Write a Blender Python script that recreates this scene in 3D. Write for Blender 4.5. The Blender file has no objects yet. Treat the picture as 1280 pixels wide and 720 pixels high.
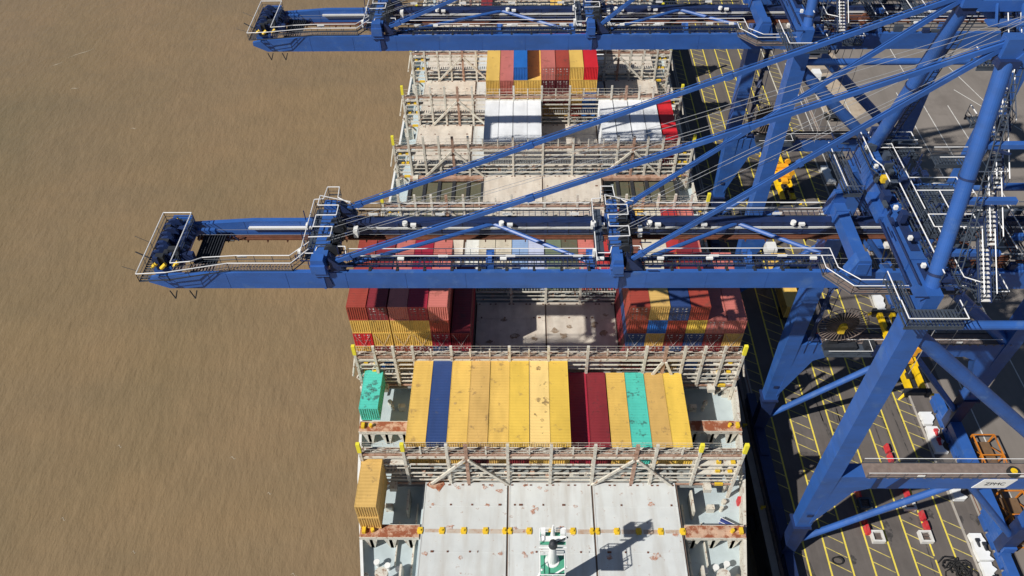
import bpy, math, random
import numpy as np
from mathutils import Vector
random.seed(7)
R = math.radians
S = bpy.context.scene
C = S.collection

# ------------------------------------------------------------------ camera
def set_camera():
    yaw, pitch, roll = R(-1.40), R(47.383), R(-1.074)
    cy, sy, cp, sp = math.cos(yaw), math.sin(yaw), math.cos(pitch), math.sin(pitch)
    f = Vector((sy*cp, cy*cp, -sp)); r = Vector((cy, -sy, 0)); u = r.cross(f)
    c, s = math.cos(roll), math.sin(roll)
    r2 = c*r + s*u; u2 = -s*r + c*u
    cd = bpy.data.cameras.new('camera'); cd.sensor_width = 36; cd.lens = 984.1/1280*36
    cd.clip_start = 1; cd.clip_end = 6000
    o = bpy.data.objects.new('camera', cd); C.objects.link(o)
    from mathutils import Matrix
    M = Matrix(((r2.x, u2.x, -f.x, -2.99), (r2.y, u2.y, -f.y, -49.6), (r2.z, u2.z, -f.z, 86.3), (0, 0, 0, 1)))
    o.matrix_world = M
    S.camera = o
set_camera()

# ------------------------------------------------------------------ world and sun
SUNDIR = Vector((-0.87, -0.54, 1.0)).normalized()          # towards the sun
W = bpy.data.worlds.new('World'); S.world = W; W.use_nodes = True
nt = W.node_tree; nt.nodes.clear()
sky = nt.nodes.new('ShaderNodeTexSky'); sky.sky_type = 'NISHITA'; sky.sun_disc = False
sky.sun_elevation = math.asin(SUNDIR.z); sky.sun_rotation = math.atan2(SUNDIR.x, SUNDIR.y)
sky.dust_density = 0.3; sky.air_density = 0.85; sky.ozone_density = 2.5
bg = nt.nodes.new('ShaderNodeBackground'); bg.inputs[1].default_value = 0.05
wo = nt.nodes.new('ShaderNodeOutputWorld')
nt.links.new(sky.outputs[0], bg.inputs[0]); nt.links.new(bg.outputs[0], wo.inputs[0])
sl = bpy.data.lights.new('sun', 'SUN'); sl.energy = 4.9; sl.angle = R(0.53); sl.color = (1.0, 0.955, 0.88)
so = bpy.data.objects.new('sun', sl); C.objects.link(so)
so.rotation_euler = (-SUNDIR).to_track_quat('-Z', 'Y').to_euler()
S.view_settings.view_transform = 'Standard'; S.view_settings.look = 'None'
S.view_settings.exposure = 0.0; S.view_settings.gamma = 1.0
S.view_settings.use_curve_mapping = False

# ------------------------------------------------------------------ helpers
class MB:
    def __init__(s): s.v = []; s.f = []; s.m = []; s.isl = []
    def clusters(s):
        """groups of the added shapes that stand clear of one another"""
        bb = []
        for v0, v1, f0, f1 in s.isl:
            p = s.v[v0:v1]; bb.append([min(q[i] for q in p) for i in range(3)]+[max(q[i] for q in p) for i in range(3)])
        a = np.array(bb); lo, hi = a[:, :3], a[:, 3:]; size = (hi-lo).max(axis=1)
        gap = np.maximum(0, np.maximum(lo[:, None]-hi[None], lo[None]-hi[:, None]))
        near = np.sqrt((gap**2).sum(axis=2)) <= np.maximum(.02, .5*np.maximum(size[:, None], size[None]))
        n = len(bb); seen = [False]*n; out = []
        for i in range(n):
            if seen[i]: continue
            g = []; st = [i]; seen[i] = True
            while st:
                j = st.pop(); g.append(j)
                for k in np.nonzero(near[j])[0]:
                    if not seen[k]: seen[k] = True; st.append(int(k))
            out.append(sorted(g))
        return out
    def take(s, idx):
        b = MB()
        for i in idx:
            v0, v1, f0, f1 = s.isl[i]; n = len(b.v)
            b.isl.append((n, n+v1-v0, len(b.f), len(b.f)+f1-f0)); b.v += s.v[v0:v1]
            b.f += [[q-v0+n for q in f] for f in s.f[f0:f1]]; b.m += s.m[f0:f1]
        return b
    def add(s, vs, fs, mi=0):
        n = len(s.v); nf = len(s.f); s.v += [tuple(p) for p in vs]
        for q in fs: s.f.append([n+i for i in q]); s.m.append(mi)
        s.isl.append((n, len(s.v), nf, len(s.f)))
        return s
    def box(s, x0, x1, y0, y1, z0, z1, mi=0):
        vs = [(x, y, z) for z in (z0, z1) for y in (y0, y1) for x in (x0, x1)]
        return s.add(vs, [(0, 2, 3, 1), (4, 5, 7, 6), (0, 1, 5, 4), (2, 6, 7, 3), (0, 4, 6, 2), (1, 3, 7, 5)], mi)
    def bar(s, p, q, w, h, mi=0, up=(0, 0, 1), w2=None, h2=None):
        p, q = Vector(p), Vector(q); d = (q-p).normalized(); up = Vector(up)
        if abs(d.dot(up)) > .98: up = Vector((0, 1, 0))
        a = d.cross(up).normalized(); b = a.cross(d).normalized()
        w2 = w if w2 is None else w2; h2 = h if h2 is None else h2; vs = []
        for c, ww, hh in ((p, w, h), (q, w2, h2)):
            for i, j in ((-1, -1), (1, -1), (1, 1), (-1, 1)): vs.append(c+a*i*ww/2+b*j*hh/2)
        return s.add(vs, [(3, 2, 1, 0), (4, 5, 6, 7), (0, 1, 5, 4), (1, 2, 6, 5), (2, 3, 7, 6), (3, 0, 4, 7)], mi)
    def tube(s, p, q, r, n=8, mi=0, r2=None):
        p, q = Vector(p), Vector(q); d = (q-p).normalized(); up = Vector((0, 0, 1)) if abs(d.z) < .95 else Vector((0, 1, 0))
        a = d.cross(up).normalized(); b = a.cross(d); r2 = r if r2 is None else r2; vs = []
        for c, rr in ((p, r), (q, r2)):
            for i in range(n):
                t = 2*math.pi*(i+.5)/n; vs.append(c+(a*math.cos(t)+b*math.sin(t))*rr)
        fs = [(i, (i+1) % n, n+(i+1) % n, n+i) for i in range(n)] + [tuple(range(n-1, -1, -1)), tuple(range(n, 2*n))]
        return s.add(vs, fs, mi)
    def path(s, pts, r, n=6, mi=0):
        for a, b in zip(pts[:-1], pts[1:]): s.tube(a, b, r, n, mi)
        return s
    def prism(s, poly, axis, a, b, mi=0):
        def P(u, v, w):
            return {'x': (w, u, v), 'y': (u, w, v), 'z': (u, v, w)}[axis]
        n = len(poly); vs = [P(u, v, a) for u, v in poly]+[P(u, v, b) for u, v in poly]
        fs = [(i, (i+1) % n, n+(i+1) % n, n+i) for i in range(n)]+[tuple(range(n-1, -1, -1)), tuple(range(n, 2*n))]
        return s.add(vs, fs, mi)
    def build(s, name, mats, parent=None, smooth=False, world=True, keep=False):
        if parent is not None and not keep and 1 < len(s.isl) <= 400:
            cl = s.clusters()
            if 1 < len(cl) <= 60:
                out = [s.take(c).build(name, mats, parent, smooth, world, True) for c in cl]
                return out[0]
        off = Vector((0, 0, 0)); q = parent
        if world:
            while q is not None: off += q.location; q = q.parent
        me = bpy.data.meshes.new(name)
        me.from_pydata([(a-off.x, b-off.y, c-off.z) for a, b, c in s.v], [], s.f)
        for m in (mats if isinstance(mats, (list, tuple)) else [mats]): me.materials.append(m)
        me.polygons.foreach_set('material_index', s.m)
        if smooth: me.polygons.foreach_set('use_smooth', [True]*len(s.f))
        import bmesh
        bm = bmesh.new(); bm.from_mesh(me); bmesh.ops.recalc_face_normals(bm, faces=bm.faces); bm.to_mesh(me); bm.free()
        me.update()
        o = bpy.data.objects.new(name, me); C.objects.link(o); o.parent = parent
        return o
def tag(o, label=None, cat=None, group=None, kind=None):
    if label: o['label'] = label
    if cat: o['category'] = cat
    if group: o['group'] = group
    if kind: o['kind'] = kind
    return o
def empty(name, loc, label, cat, group=None):
    o = bpy.data.objects.new(name, None); C.objects.link(o); o.location = loc; o.empty_display_size = .2
    return tag(o, label, cat, group)
def copy_tree(o, parent=None, shift=None):
    c = o.copy(); C.objects.link(c); c.parent = parent
    if shift is not None: c.location = Vector(o.location)+Vector(shift)
    for ch in list(o.children): copy_tree(ch, c)
    return c

# ------------------------------------------------------------------ materials
def mat(name, col, rough=.55, var=.12, vscale=.6, col2=None, c2amt=0., c2scale=.8, c2thr=.58, c2soft=.08, metal=0., bump=0., bscale=8., grime=None, gscale=(1, 1, 1), gamt=0., spec=.5, rnd=.06):
    m = bpy.data.materials.new(name); m.use_nodes = True; n = m.node_tree.nodes; l = m.node_tree.links
    b = n['Principled BSDF']; b.inputs['Roughness'].default_value = rough; b.inputs['Metallic'].default_value = metal
    b.inputs['Specular IOR Level'].default_value = spec
    g = n.new('ShaderNodeNewGeometry'); pos = g.outputs['Position']; oi = n.new('ShaderNodeObjectInfo')
    def noise(scale, detail=5, vec=pos, rg=.6, sc=None):
        if sc is not None:
            mp = n.new('ShaderNodeMapping'); mp.inputs['Scale'].default_value = sc; l.new(vec, mp.inputs[0]); vec = mp.outputs[0]
        t = n.new('ShaderNodeTexNoise'); t.inputs['Scale'].default_value = scale; t.inputs['Detail'].default_value = detail
        t.inputs['Roughness'].default_value = rg; l.new(vec, t.inputs['Vector']); return t.outputs[0]
    def mapr(x, a, b_, c, d):
        r = n.new('ShaderNodeMapRange'); l.new(x, r.inputs[0])
        for i, v in enumerate((a, b_, c, d)): r.inputs[i+1].default_value = v
        return r.outputs[0]
    hs = n.new('ShaderNodeHueSaturation'); hs.inputs['Color'].default_value = (*col, 1)
    add = n.new('ShaderNodeMath'); add.operation = 'ADD'
    l.new(mapr(noise(vscale), .25, .75, 1-var, 1+var), add.inputs[0])
    l.new(mapr(oi.outputs['Random'], 0, 1, -rnd, rnd), add.inputs[1]); l.new(add.outputs[0], hs.inputs['Value'])
    out = hs.outputs[0]
    def mix(fac, a, c):
        x = n.new('ShaderNodeMix'); x.data_type = 'RGBA'; l.new(fac, x.inputs[0]); l.new(a, x.inputs[6])
        x.inputs[7].default_value = (*c, 1); return x.outputs[2]
    if grime is not None:
        out = mix(mapr(noise(1.0, 6, sc=gscale), .45, .75, 0, gamt), out, grime)
    if col2 is not None:
        # large patches modulated by fine noise
        a = noise(c2scale, 8, rg=.72)
        out = mix(mapr(a, c2thr, c2thr+c2soft, 0, c2amt), out, col2)
    l.new(out, b.inputs['Base Color'])
    if bump:
        bp = n.new('ShaderNodeBump'); bp.inputs['Strength'].default_value = bump; bp.inputs['Distance'].default_value = .05
        l.new(noise(bscale, 4), bp.inputs['Height']); l.new(bp.outputs[0], b.inputs['Normal'])
    return m
RUST = (.20, .075, .03)
M = {}
M['blue'] = mat('crane_blue_paint', (.030, .108, .375), .42, .14, .35, grime=(.035, .075, .19), gscale=(.25, .25, .9), gamt=.5, col2=(.085, .17, .38), c2amt=.6, c2scale=.5, c2thr=.56, c2soft=.12)
M['blue_dk'] = mat('crane_dark_blue_paint', (.013, .030, .105), .5, .2, .8, grime=(.02, .02, .03), gamt=.5)
M['rail_white'] = mat('white_rail_paint', (.80, .80, .80), .5, .05)
M['rail_dark'] = mat('dark_galvanised_steel', (.05, .065, .09), .6, .2, 2)
M['grate'] = mat('walkway_grating', (.20, .155, .135), .7, .25, 2, col2=RUST, c2amt=.5)
M['rusty'] = mat('rusty_rail_steel', (.15, .055, .03), .8, .35, 1.5, col2=(.05, .03, .03), c2amt=.8, c2scale=1.2)
M['rope'] = mat('steel_rope', (.30, .31, .33), .5, .1)
M['dark'] = mat('dark_machinery', (.025, .028, .035), .55, .3, 2)
M['black'] = mat('black_rubber', (.015, .015, .016), .8, .2, 2)
M['white'] = mat('white_painted_steel', (.78, .79, .78), .45, .06, 1)
M['offwhite'] = mat('weathered_white', (.70, .69, .66), .7, .15, 1.5, col2=(.15, .12, .1), c2amt=.6, c2scale=2.4, c2thr=.62)
M['bridge'] = mat('lashing_bridge_grey_paint', (.64, .61, .53), .6, .12, 1.2, col2=(.26, .13, .07), c2amt=.85, c2scale=1.6, c2thr=.54)
M['bridge_rust'] = mat('rusty_brown_bridge_paint', (.42, .27, .20), .7, .25, 1.6, col2=RUST, c2amt=.6, c2scale=1.2, c2thr=.5)
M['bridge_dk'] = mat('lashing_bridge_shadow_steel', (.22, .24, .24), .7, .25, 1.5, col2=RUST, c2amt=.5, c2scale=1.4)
M['gratebr'] = mat('rusty_bridge_grating', (.20, .13, .09), .8, .4, 3, col2=(.42, .40, .36), c2amt=.7, c2scale=2.5, c2thr=.52)
M['hatch'] = mat('light_grey_hatch_paint', (.60, .625, .62), .55, .08, .5, col2=(.30, .15, .08), c2amt=.8, c2scale=1.0, c2thr=.61, c2soft=.07, grime=(.47, .45, .41), gscale=(.7, .09, 1), gamt=.8)
M['hatch2'] = mat('weathered_cream_hatch_paint', (.64, .58, .50), .7, .14, .7, col2=(.28, .13, .07), c2amt=.7, c2scale=.9, c2thr=.60, c2soft=.08, grime=(.40, .32, .25), gscale=(.6, .12, 1), gamt=.6)
M['deck'] = mat('blue_grey_deck_paint', (.46, .54, .57), .6, .10, .6, col2=(.22, .16, .12), c2amt=.5, c2scale=1.0, c2thr=.66)
M['hull'] = mat('dark_hull_paint', (.035, .04, .05), .5, .2, .4)
M['seam'] = mat('dark_rusty_seam', (.16, .11, .085), .8, .3)
M['beam_rust'] = mat('rusted_pedestal_top', (.55, .36, .25), .8, .2, 1.3, col2=(.27, .07, .025), c2amt=.95, c2scale=.75, c2thr=.44, c2soft=.10)
M['yellow'] = mat('yellow_safety_paint', (.75, .50, .03), .5, .12, 1.5, col2=(.12, .08, .04), c2amt=.6, c2scale=2.2, c2thr=.6)
M['yellow_tip'] = mat('bright_yellow_tip', (.85, .75, .05), .5, .05)
M['spreader'] = mat('yellow_spreader_paint', (.85, .55, .01), .45, .12, 1.2, col2=(.10, .08, .05), c2amt=.7, c2scale=1.5, c2thr=.62)
M['headblock'] = mat('amber_headblock_paint', (.80, .38, .02), .5, .15, 1.5, col2=(.15, .08, .04), c2amt=.7, c2scale=1.5, c2thr=.58)
M['orange'] = mat('orange_steel_paint', (.60, .20, .02), .5, .2, 1.5, col2=RUST, c2amt=.6)
M['brown_floor'] = mat('brown_timber_panel', (.16, .095, .05), .8, .25, 1)
M['red_box'] = mat('red_plastic', (.52, .03, .04), .6, .2, 2, col2=(.3, .12, .1), c2amt=.6, c2scale=2, c2thr=.52)
M['green'] = mat('green_platform_paint', (.08, .34, .22), .5, .1)
M['lamp'] = mat('lamp_white_housing', (.85, .85, .82), .4, .03)
M['concrete'] = mat('concrete', (.36, .33, .29), .85, .15, .6, col2=(.15, .13, .11), c2amt=.4, c2scale=.5)
M['net_blue'] = mat('navy_tarpaulin', (.03, .05, .22), .6, .15)
M['tyre'] = mat('tyre_rubber', (.02, .02, .02), .9, .1)
M['glass'] = mat('dark_cab_glass', (.02, .03, .04), .1, .0)

def asphalt():
    m = mat('quay_asphalt', (.135, .119, .110), .9, .14, .25, col2=(.085, .076, .072), c2amt=.7, c2scale=.09, c2thr=.50, c2soft=.2, grime=(.17, .15, .14), gscale=(.9, .04, 1), gamt=.7, bump=.4, bscale=6, spec=.2)
    return m
M['asphalt'] = asphalt()
M['yline'] = mat('yellow_lane_paint', (.74, .60, .08), .8, .15, 2, col2=(.20, .17, .10), c2amt=.8, c2scale=1.3, c2thr=.6, c2soft=.15)
M['yline_thin'] = mat('worn_yellow_hatching_paint', (.60, .49, .12), .8, .2, 2, col2=(.15, .13, .10), c2amt=.9, c2scale=1.1, c2thr=.5, c2soft=.2)
M['wline'] = mat('white_lane_paint', (.62, .61, .58), .8, .1, 2, col2=(.15, .13, .10), c2amt=.8, c2scale=1.1, c2thr=.56, c2soft=.15)

def water_mat():
    m = bpy.data.materials.new('muddy_water'); m.use_nodes = True; n = m.node_tree.nodes; l = m.node_tree.links
    b = n['Principled BSDF']; b.inputs['Roughness'].default_value = .16; b.inputs['IOR'].default_value = 1.36
    g = n.new('ShaderNodeNewGeometry')
    def nz(sc, s, d=4, rot=0):
        mp = n.new('ShaderNodeMapping'); mp.inputs['Scale'].default_value = sc; mp.inputs['Rotation'].default_value = (0, 0, rot); l.new(g.outputs['Position'], mp.inputs[0])
        t = n.new('ShaderNodeTexNoise'); t.inputs['Scale'].default_value = s; t.inputs['Detail'].default_value = d; t.inputs['Roughness'].default_value = .6
        l.new(mp.outputs[0], t.inputs['Vector']); return t.outputs[0]
    cr = n.new('ShaderNodeValToRGB'); e = cr.color_ramp.elements
    e[0].position = .34; e[0].color = (.205, .155, .086, 1); e[1].position = .66; e[1].color = (.270, .186, .106, 1)
    l.new(nz((1, .6, 1), .012, 5, .5), cr.inputs[0])
    cr2 = n.new('ShaderNodeValToRGB'); e = cr2.color_ramp.elements
    e[0].position = .3; e[0].color = (.93, .93, .93, 1); e[1].position = .7; e[1].color = (1.05, 1.05, 1.05, 1)
    l.new(nz((1, .5, 1), .35, 6, .25), cr2.inputs[0])
    mx = n.new('ShaderNodeMix'); mx.data_type = 'RGBA'; mx.blend_type = 'MULTIPLY'; mx.inputs[0].default_value = 1
    l.new(cr.outputs[0], mx.inputs[6]); l.new(cr2.outputs[0], mx.inputs[7]); l.new(mx.outputs[2], b.inputs['Base Color'])
    cr3 = n.new('ShaderNodeValToRGB'); e = cr3.color_ramp.elements
    e[0].position = .38; e[0].color = (.93, .95, .97, 1); e[1].position = .62; e[1].color = (1.05, 1.03, 1.0, 1)
    l.new(nz((.35, 1, 1), .05, 7, 1.1), cr3.inputs[0])
    mx2 = n.new('ShaderNodeMix'); mx2.data_type = 'RGBA'; mx2.blend_type = 'MULTIPLY'; mx2.inputs[0].default_value = 1
    l.new(mx.outputs[2], mx2.inputs[6]); l.new(cr3.outputs[0], mx2.inputs[7]); l.new(mx2.outputs[2], b.inputs['Base Color'])
    bp = n.new('ShaderNodeBump'); bp.inputs['Strength'].default_value = .55; bp.inputs['Distance'].default_value = .42
    l.new(nz((1, .38, 1), .8, 6, .9), bp.inputs['Height'])
    bp2 = n.new('ShaderNodeBump'); bp2.inputs['Strength'].default_value = .6; bp2.inputs['Distance'].default_value = .12
    l.new(nz((1, .4, 1), 2.4, 4, .7), bp2.inputs['Height']); l.new(bp.outputs[0], bp2.inputs['Normal'])
    l.new(bp2.outputs[0], b.inputs['Normal'])
    return m
M['water'] = water_mat()

# --- levels
ZQ = -13.0; ZW = -19.0; XQ = 28.6
# ------------------------------------------------------------------ setting
w = MB().box(-3000, 3000, -600, 3000, ZW-6, ZW).build('water', M['water']); tag(w, kind='structure')
fo = MB()
for x0, y0, L, a in ((-118, 126, 7, .75), (-121, 121.5, 4, .9), (-112, 112, 2.2, .4), (-92, 96, 1.6, .3), (-48, 12, 1.0, .2), (-41, 6, .8, .5), (-70, 2, .8, .1), (-58, -3, .7, .4), (-35, -6, .9, 0), (-33, -8, .6, .3), (-66, 14, .8, .2)):
    up_, dn_ = [], []
    for j in range(9):
        t = j/8; w_ = .16*math.sin(math.pi*t)*min(1, L/3)*random.uniform(.5, 1.2)+.02; px_, py_ = x0+L*t*math.cos(a), y0+L*t*math.sin(a)+.25*math.sin(6*t)
        up_.append((px_, py_+w_, ZW+.03)); dn_.append((px_, py_-w_, ZW+.03))
    fo.add(up_+dn_, [(j, j+1, 10+j, 9+j) for j in range(8)])
tag(fo.build('water_foam', mat('pale_foam', (.42, .36, .27), .7, .15)), kind='structure')
q = MB().box(XQ, 2500, -500, 2500, ZW-4, ZQ).build('quay', M['asphalt']); tag(q, kind='structure')
kb = MB().box(XQ-.02, XQ+.9, -500, 2500, ZQ+.002, ZQ+.16).build('kerb', M['concrete']); tag(kb, kind='structure')
def strip(mb, x0, y0, x1, y1, w, z, mi=0):
    d = Vector((x1-x0, y1-y0)).normalized(); a = Vector((-d.y, d.x))*w/2
    mb.add([(x0+a.x, y0+a.y, z), (x0-a.x, y0-a.y, z), (x1-a.x, y1-a.y, z), (x1+a.x, y1+a.y, z)], [(0, 1, 2, 3)], mi)
lm = MB(); lt = MB(); lw = MB(); pt = MB()
ZL = 0
LX = [33.5, 36.2, 39.0, 41.8, 44.6, 47.3, 50.0, 52.7]
for x in LX:
    y = -60
    while y < 200:
        L = random.uniform(14, 30); strip(lm, x, y, x, y+L, .22, ZQ+.008); y += L+random.choice((0, 0, .5))
y = -58.
while y < 190:
    for a in (30.9, 36.2, 41.8, 47.3, 52.7):
        if random.random() < .93: strip(lt, a+.12, y+.95, a+2.55, y-.45, .12, ZQ+.012)
    y += 1.95
for x0, y0, x1, y1 in ((63.3, -60, 63.4, 40), (72.9, -20, 72.9, 60), (78.6, 60, 78.6, 100), (82.8, 60, 82.9, 130), (88.0, 60, 88, 95), (91.3, 86, 97.5, 86), (91.2, 92, 93.8, 88), (96.9, 94, 93.7, 110), (91.5, 101, 100, 86), (60.9, 62, 60.9, 118), (66.5, 60, 66.5, 100), (57.0, 66, 57.0, 112), (52.7, 96, 52.7, 140)):
    strip(lw, x0, y0, x1, y1, .18, ZQ+.016)
for o_, m_ in ((lm, 'yline'), (lt, 'yline_thin'), (lw, 'wline')): tag(o_.build('lane_markings', M[m_]), kind='structure')
# pale concrete patches of the quay behind the crane
pp = MB()
pp.prism([(60.8, 99), (63, 107.5), (68.5, 108.5), (71, 101), (70, 93), (66, 89.5), (61, 92)], 'z', ZQ+.001, ZQ+.006)
pp.prism([(60.8, 108.5), (62, 116), (69, 116.5), (70, 110.5)], 'z', ZQ+.001, ZQ+.006)
pale = mat('pale_concrete_paving', (.40, .33, .25), .9, .2, .5, col2=(.20, .11, .07), c2amt=.6, c2scale=.35, c2thr=.54, c2soft=.12)
tag(pp.build('concrete_paving', pale), kind='structure')
yard = mat('yard_concrete', (.215, .190, .170), .9, .12, .12, col2=(.15, .13, .115), c2amt=.6, c2scale=.07, c2thr=.52, c2soft=.12, grime=(.13, .115, .10), gscale=(.3, .03, 1), gamt=.5)
tag(MB().box(60.6, 400, -300, 600, ZQ+.001, ZQ+.005).build('yard_paving', yard), kind='structure')
om = mat('oil_stain', (.050, .046, .044), .75, .3, 2, col2=(.12, .107, .10), c2amt=.95, c2scale=1.2, c2thr=.46, c2soft=.12)
ob = MB()
for i in range(70):
    cx, cy, r = random.uniform(33, 60), random.uniform(-12, 90), random.uniform(.25, .9); n = 11; sy = random.uniform(1, 3)
    ob.add([(cx+r*math.cos(2*math.pi*j/n)*random.uniform(.4, 1), cy+sy*r*math.sin(2*math.pi*j/n)*random.uniform(.4, 1), ZQ+.0022+.00005*i) for j in range(n)], [tuple(range(n))])
for i in range(16):
    x0 = random.uniform(37, 55); y0 = random.uniform(-15, 60)
    for dx in (0, 1.7): strip(ob, x0+dx, y0, x0+dx+random.uniform(-.8, .8), y0+random.uniform(8, 22), .16, ZQ+.0062)
tag(ob.build('quay_stains', om), kind='structure')
# crane rails set in the quay
rl = MB()
for x in (31.2, 58.2): rl.box(x-.35, x+.35, -300, 600, ZQ+.004, ZQ+.02); 
rr = MB()
for x in (31.2, 58.2): rr.box(x-.05, x+.05, -300, 600, ZQ+.022, ZQ+.06)
tag(rl.build('rail_trench', M['concrete']), kind='structure')
tag(rr.build('crane_rail', M['rusty']), kind='structure')

# ------------------------------------------------------------------ the ship
P = 14.6                                                   # bay pitch
WP = [(-66, 1.2), (-60, 6), (-50, 11.5), (-40, 15.5), (-25, 19.6), (-13, 21.8), (-.4, 24.0), (10, 25.1), (20, 25.8), (32, 26.2), (150, 26.2), (230, 26.0), (245, 22)]
def hw(y):
    for (a, b), (c, d) in zip(WP[:-1], WP[1:]):
        if a <= y <= c: return b+(d-b)*(y-a)/(c-a)
    return 0
ship = empty('container_ship', (0, 40, ZW), 'container ship with grey hatch covers and lashing bridges, moored under the blue cranes', 'ship')
DZ = -3.4
ys = [-66, -60, -50, -40, -32, -25, -19, -13, -6, -.4, 5, 10, 15, 20, 26, 32, 60, 100, 150, 200, 230, 245]
poly = [(-hw(y), y) for y in ys]+[(hw(y), y) for y in reversed(ys)]
MB().prism(poly, 'z', ZW-3, DZ).build('hull', M['hull'], ship)
inner = [(x-.02*(1 if x > 0 else -1), y) for x, y in poly]
MB().prism(inner, 'z', DZ+.005, DZ+.06).build('deck', M['deck'], ship)
for sd in (-1, 1):
    b = MB()
    for a, c in zip(ys[:-1], ys[1:]):
        xa, xc = sd*hw(a), sd*hw(c)
        hb = 1.1 if sd < 0 or a > 14 else 2.9  # right forward bulwark made taller to cast shade on the quay
        b.bar((xa-sd*.1, a, DZ+.06+hb/2), (xc-sd*.1, c, DZ+.06+hb/2), .16, hb)
        b.bar((xa-sd*.14, a, DZ+.1+hb), (xc-sd*.14, c, DZ+.1+hb), .34, .10)
    b.build('bulwark', M['white'] if sd < 0 else M['bridge'], ship)

def edge(k):                                                # half width of the hatch block in bay k
    return 15.2 if k <= 0 else 22.8
# coamings and hatch covers
hatch_protos = {}
def hatch(x0, x1, y0, y1, z=0, m='hatch', clutter=True):
    b = MB(); b.box(x0+.11, x1-.11, y0, y1, z-.55, z-.0)
    for yy in (y0+3.3, y0+9.0):
        b.box(x0+.25, x1-.25, yy, yy+.10, z, z+.03)
    b.box(x0+.12, x0+.24, y0, y1, z, z+.04); b.box(x1-.24, x1-.12, y0, y1, z, z+.04)
    b.box(x0+.2, x1-.2, y0+.02, y0+.17, z, z+.05)
    h = b.build('hatch_cover', M[m], ship, keep=True)
    MB().box(x1-.105, x1+.105, y0+.05, y1-.05, z-.4, z-.12).build('cover_seam', M['seam'], h)
    if clutter:
        p = MB()
        n = 4; st = (x1-x0)/n
        for i in range(n):
            for dx in (.35, st-.35):
                for yy in (y1-.35, y0+.4):
                    dx_ = dx+random.uniform(-.15, .15); p.box(x0+i*st+dx_-.13, x0+i*st+dx_+.13, yy-.08, yy+.08, z+.02, z+.07)
            for yy in (y0+3.4, y0+9.2):
                if random.random() < .45: p.box(x0+i*st+st/2+random.uniform(.1, .6)-.13, x0+i*st+st/2+.35+.13, yy-.11, yy+.11, z+.02, z+.09)
                if random.random() < .4: p.box(x0+i*st+st/2-.45-.1, x0+i*st+st/2-.45+.1, yy-.1, yy+.1, z+.02, z+.08)
        p.build('cover_fittings', M['rusty'], h)
    return h
for k in range(-2, 11):
    y0 = k*P+.15; y1 = k*P+12.3
    b = MB()
    w_ = edge(k)
    if k < 0: w_ = min(w_, hw(y0)-6)
    xs = [-w_, -5.05, 5.05, w_]
    open_sides = (k == 3)
    # coaming box under the covers (hollow at an open hold)
    for sx in (-1, 1):
        b.box(sx*w_-.15, sx*w_+.15, y0, y1, DZ, -.56)
    b.box(-w_, w_, y0-.0, y0+.2, DZ, -.56); b.box(-w_, w_, y1-.2, y1, DZ, -.56)
    b.build('coaming', M['deck'], ship)
    mm = 'hatch' if k <= 0 else 'hatch2'
    if k <= 0:
        for a, c in zip(xs[:-1], xs[1:]): hatch(a, c, y0, y1, 0, mm)
    else:
        hatch(-10.05, 0, y0, y1, 0, mm); hatch(0, 10.05, y0, y1, 0, mm)
        if not open_sides:
            hatch(-22.7, -12.55, y0, y1, 0, mm); hatch(-12.5, -10.1, y0, y1, -.25, 'hatch', False)
            hatch(12.55, 22.7, y0, y1, 0, mm); hatch(10.1, 12.5, y0, y1, -.25, 'hatch', False)
        else:
            for sx in (-1, 1):
                a, c = sorted((sx*10.1, sx*22.7))
                MB().box(a, c, y0, y1, DZ+.07, DZ+.10).build('hold_shade_floor', M['dark'], ship)  # dark sheet: the darkness of the open hold put into its colour
                for gi in range(6): MB().box(a+.18+gi*2.47-.28, a+.18+gi*2.47+.28, y0+.35, y1-.9, -1.5, -.52).build('gap_shade_bar', M['dark'], ship)  # dark bars added to stand in for shaded gaps between containers
                MB().box(a, c, y1-.9, y1, -.6, -.02).box(a, c, y0, y0+.3, -.6, -.02).build('hold_rim', M['bridge_rust'], ship)

# yellow lashing sockets in the middle of the front hatch covers
x = -15.2
for i in range(13):
    xx = -15.2+i*30.4/12
    if abs(xx) < .2: pass
    sock = MB()
    for d in ((-.16, .16) if i in (4, 8) else (0,)):
        w2 = .2 if i in (4, 8) else .27
        sock.box(xx+d*2-w2, xx+d*2+w2, -8.95, -8.15, .02, .16)
        sock.box(xx+d*2-w2-.08, xx+d*2+w2+.08, -8.75, -8.35, .02, .11)
        sock.box(xx+d*2-.1, xx+d*2+.1, -8.65, -8.45, .16, .30)
    sock.build('lashing_socket', M['yellow'], ship)
rs = MB()
for i in range(12):
    a = -15.0+i*30.4/12
    if i in (5,): continue
    rs.box(a+.35, a+2.15, -8.8+random.uniform(-.1, .1), -8.3, .005, .012)
def blotch(cx, cy, r, z):
    n = 11; b = MB(); b.add([(cx+r*math.cos(2*math.pi*i/n)*random.uniform(.35, 1.1), cy+r*.8*math.sin(2*math.pi*i/n)*random.uniform(.35, 1.1), z) for i in range(n)], [tuple(range(n))]); return b
patch_m = mat('rust_bloom', (.42, .20, .13), .8, .25, 3, col2=(.60, .58, .55), c2amt=.95, c2scale=3.2, c2thr=.45, c2soft=.12)
for i in range(34):
    cx, cy = random.uniform(-14.5, 14.5), random.choice((-5.6, -11.4, -2.9, -8.5))+random.uniform(-.6, .5)
    if abs(abs(cx)-5.05) < .7: cx += 1.5
    blotch(cx, cy, random.uniform(.2, .55), .034+.0007*i).build('rust_patch', patch_m, ship)
blotch(-13.6, -2.6, 1.3, .06).build('rust_patch', M['beam_rust'], ship)
brown = mat('brown_mud_stain', (.26, .19, .13), .85, .25, 1.5, col2=(.52, .47, .40), c2amt=.95, c2scale=1.4, c2thr=.48, c2soft=.1)
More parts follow.
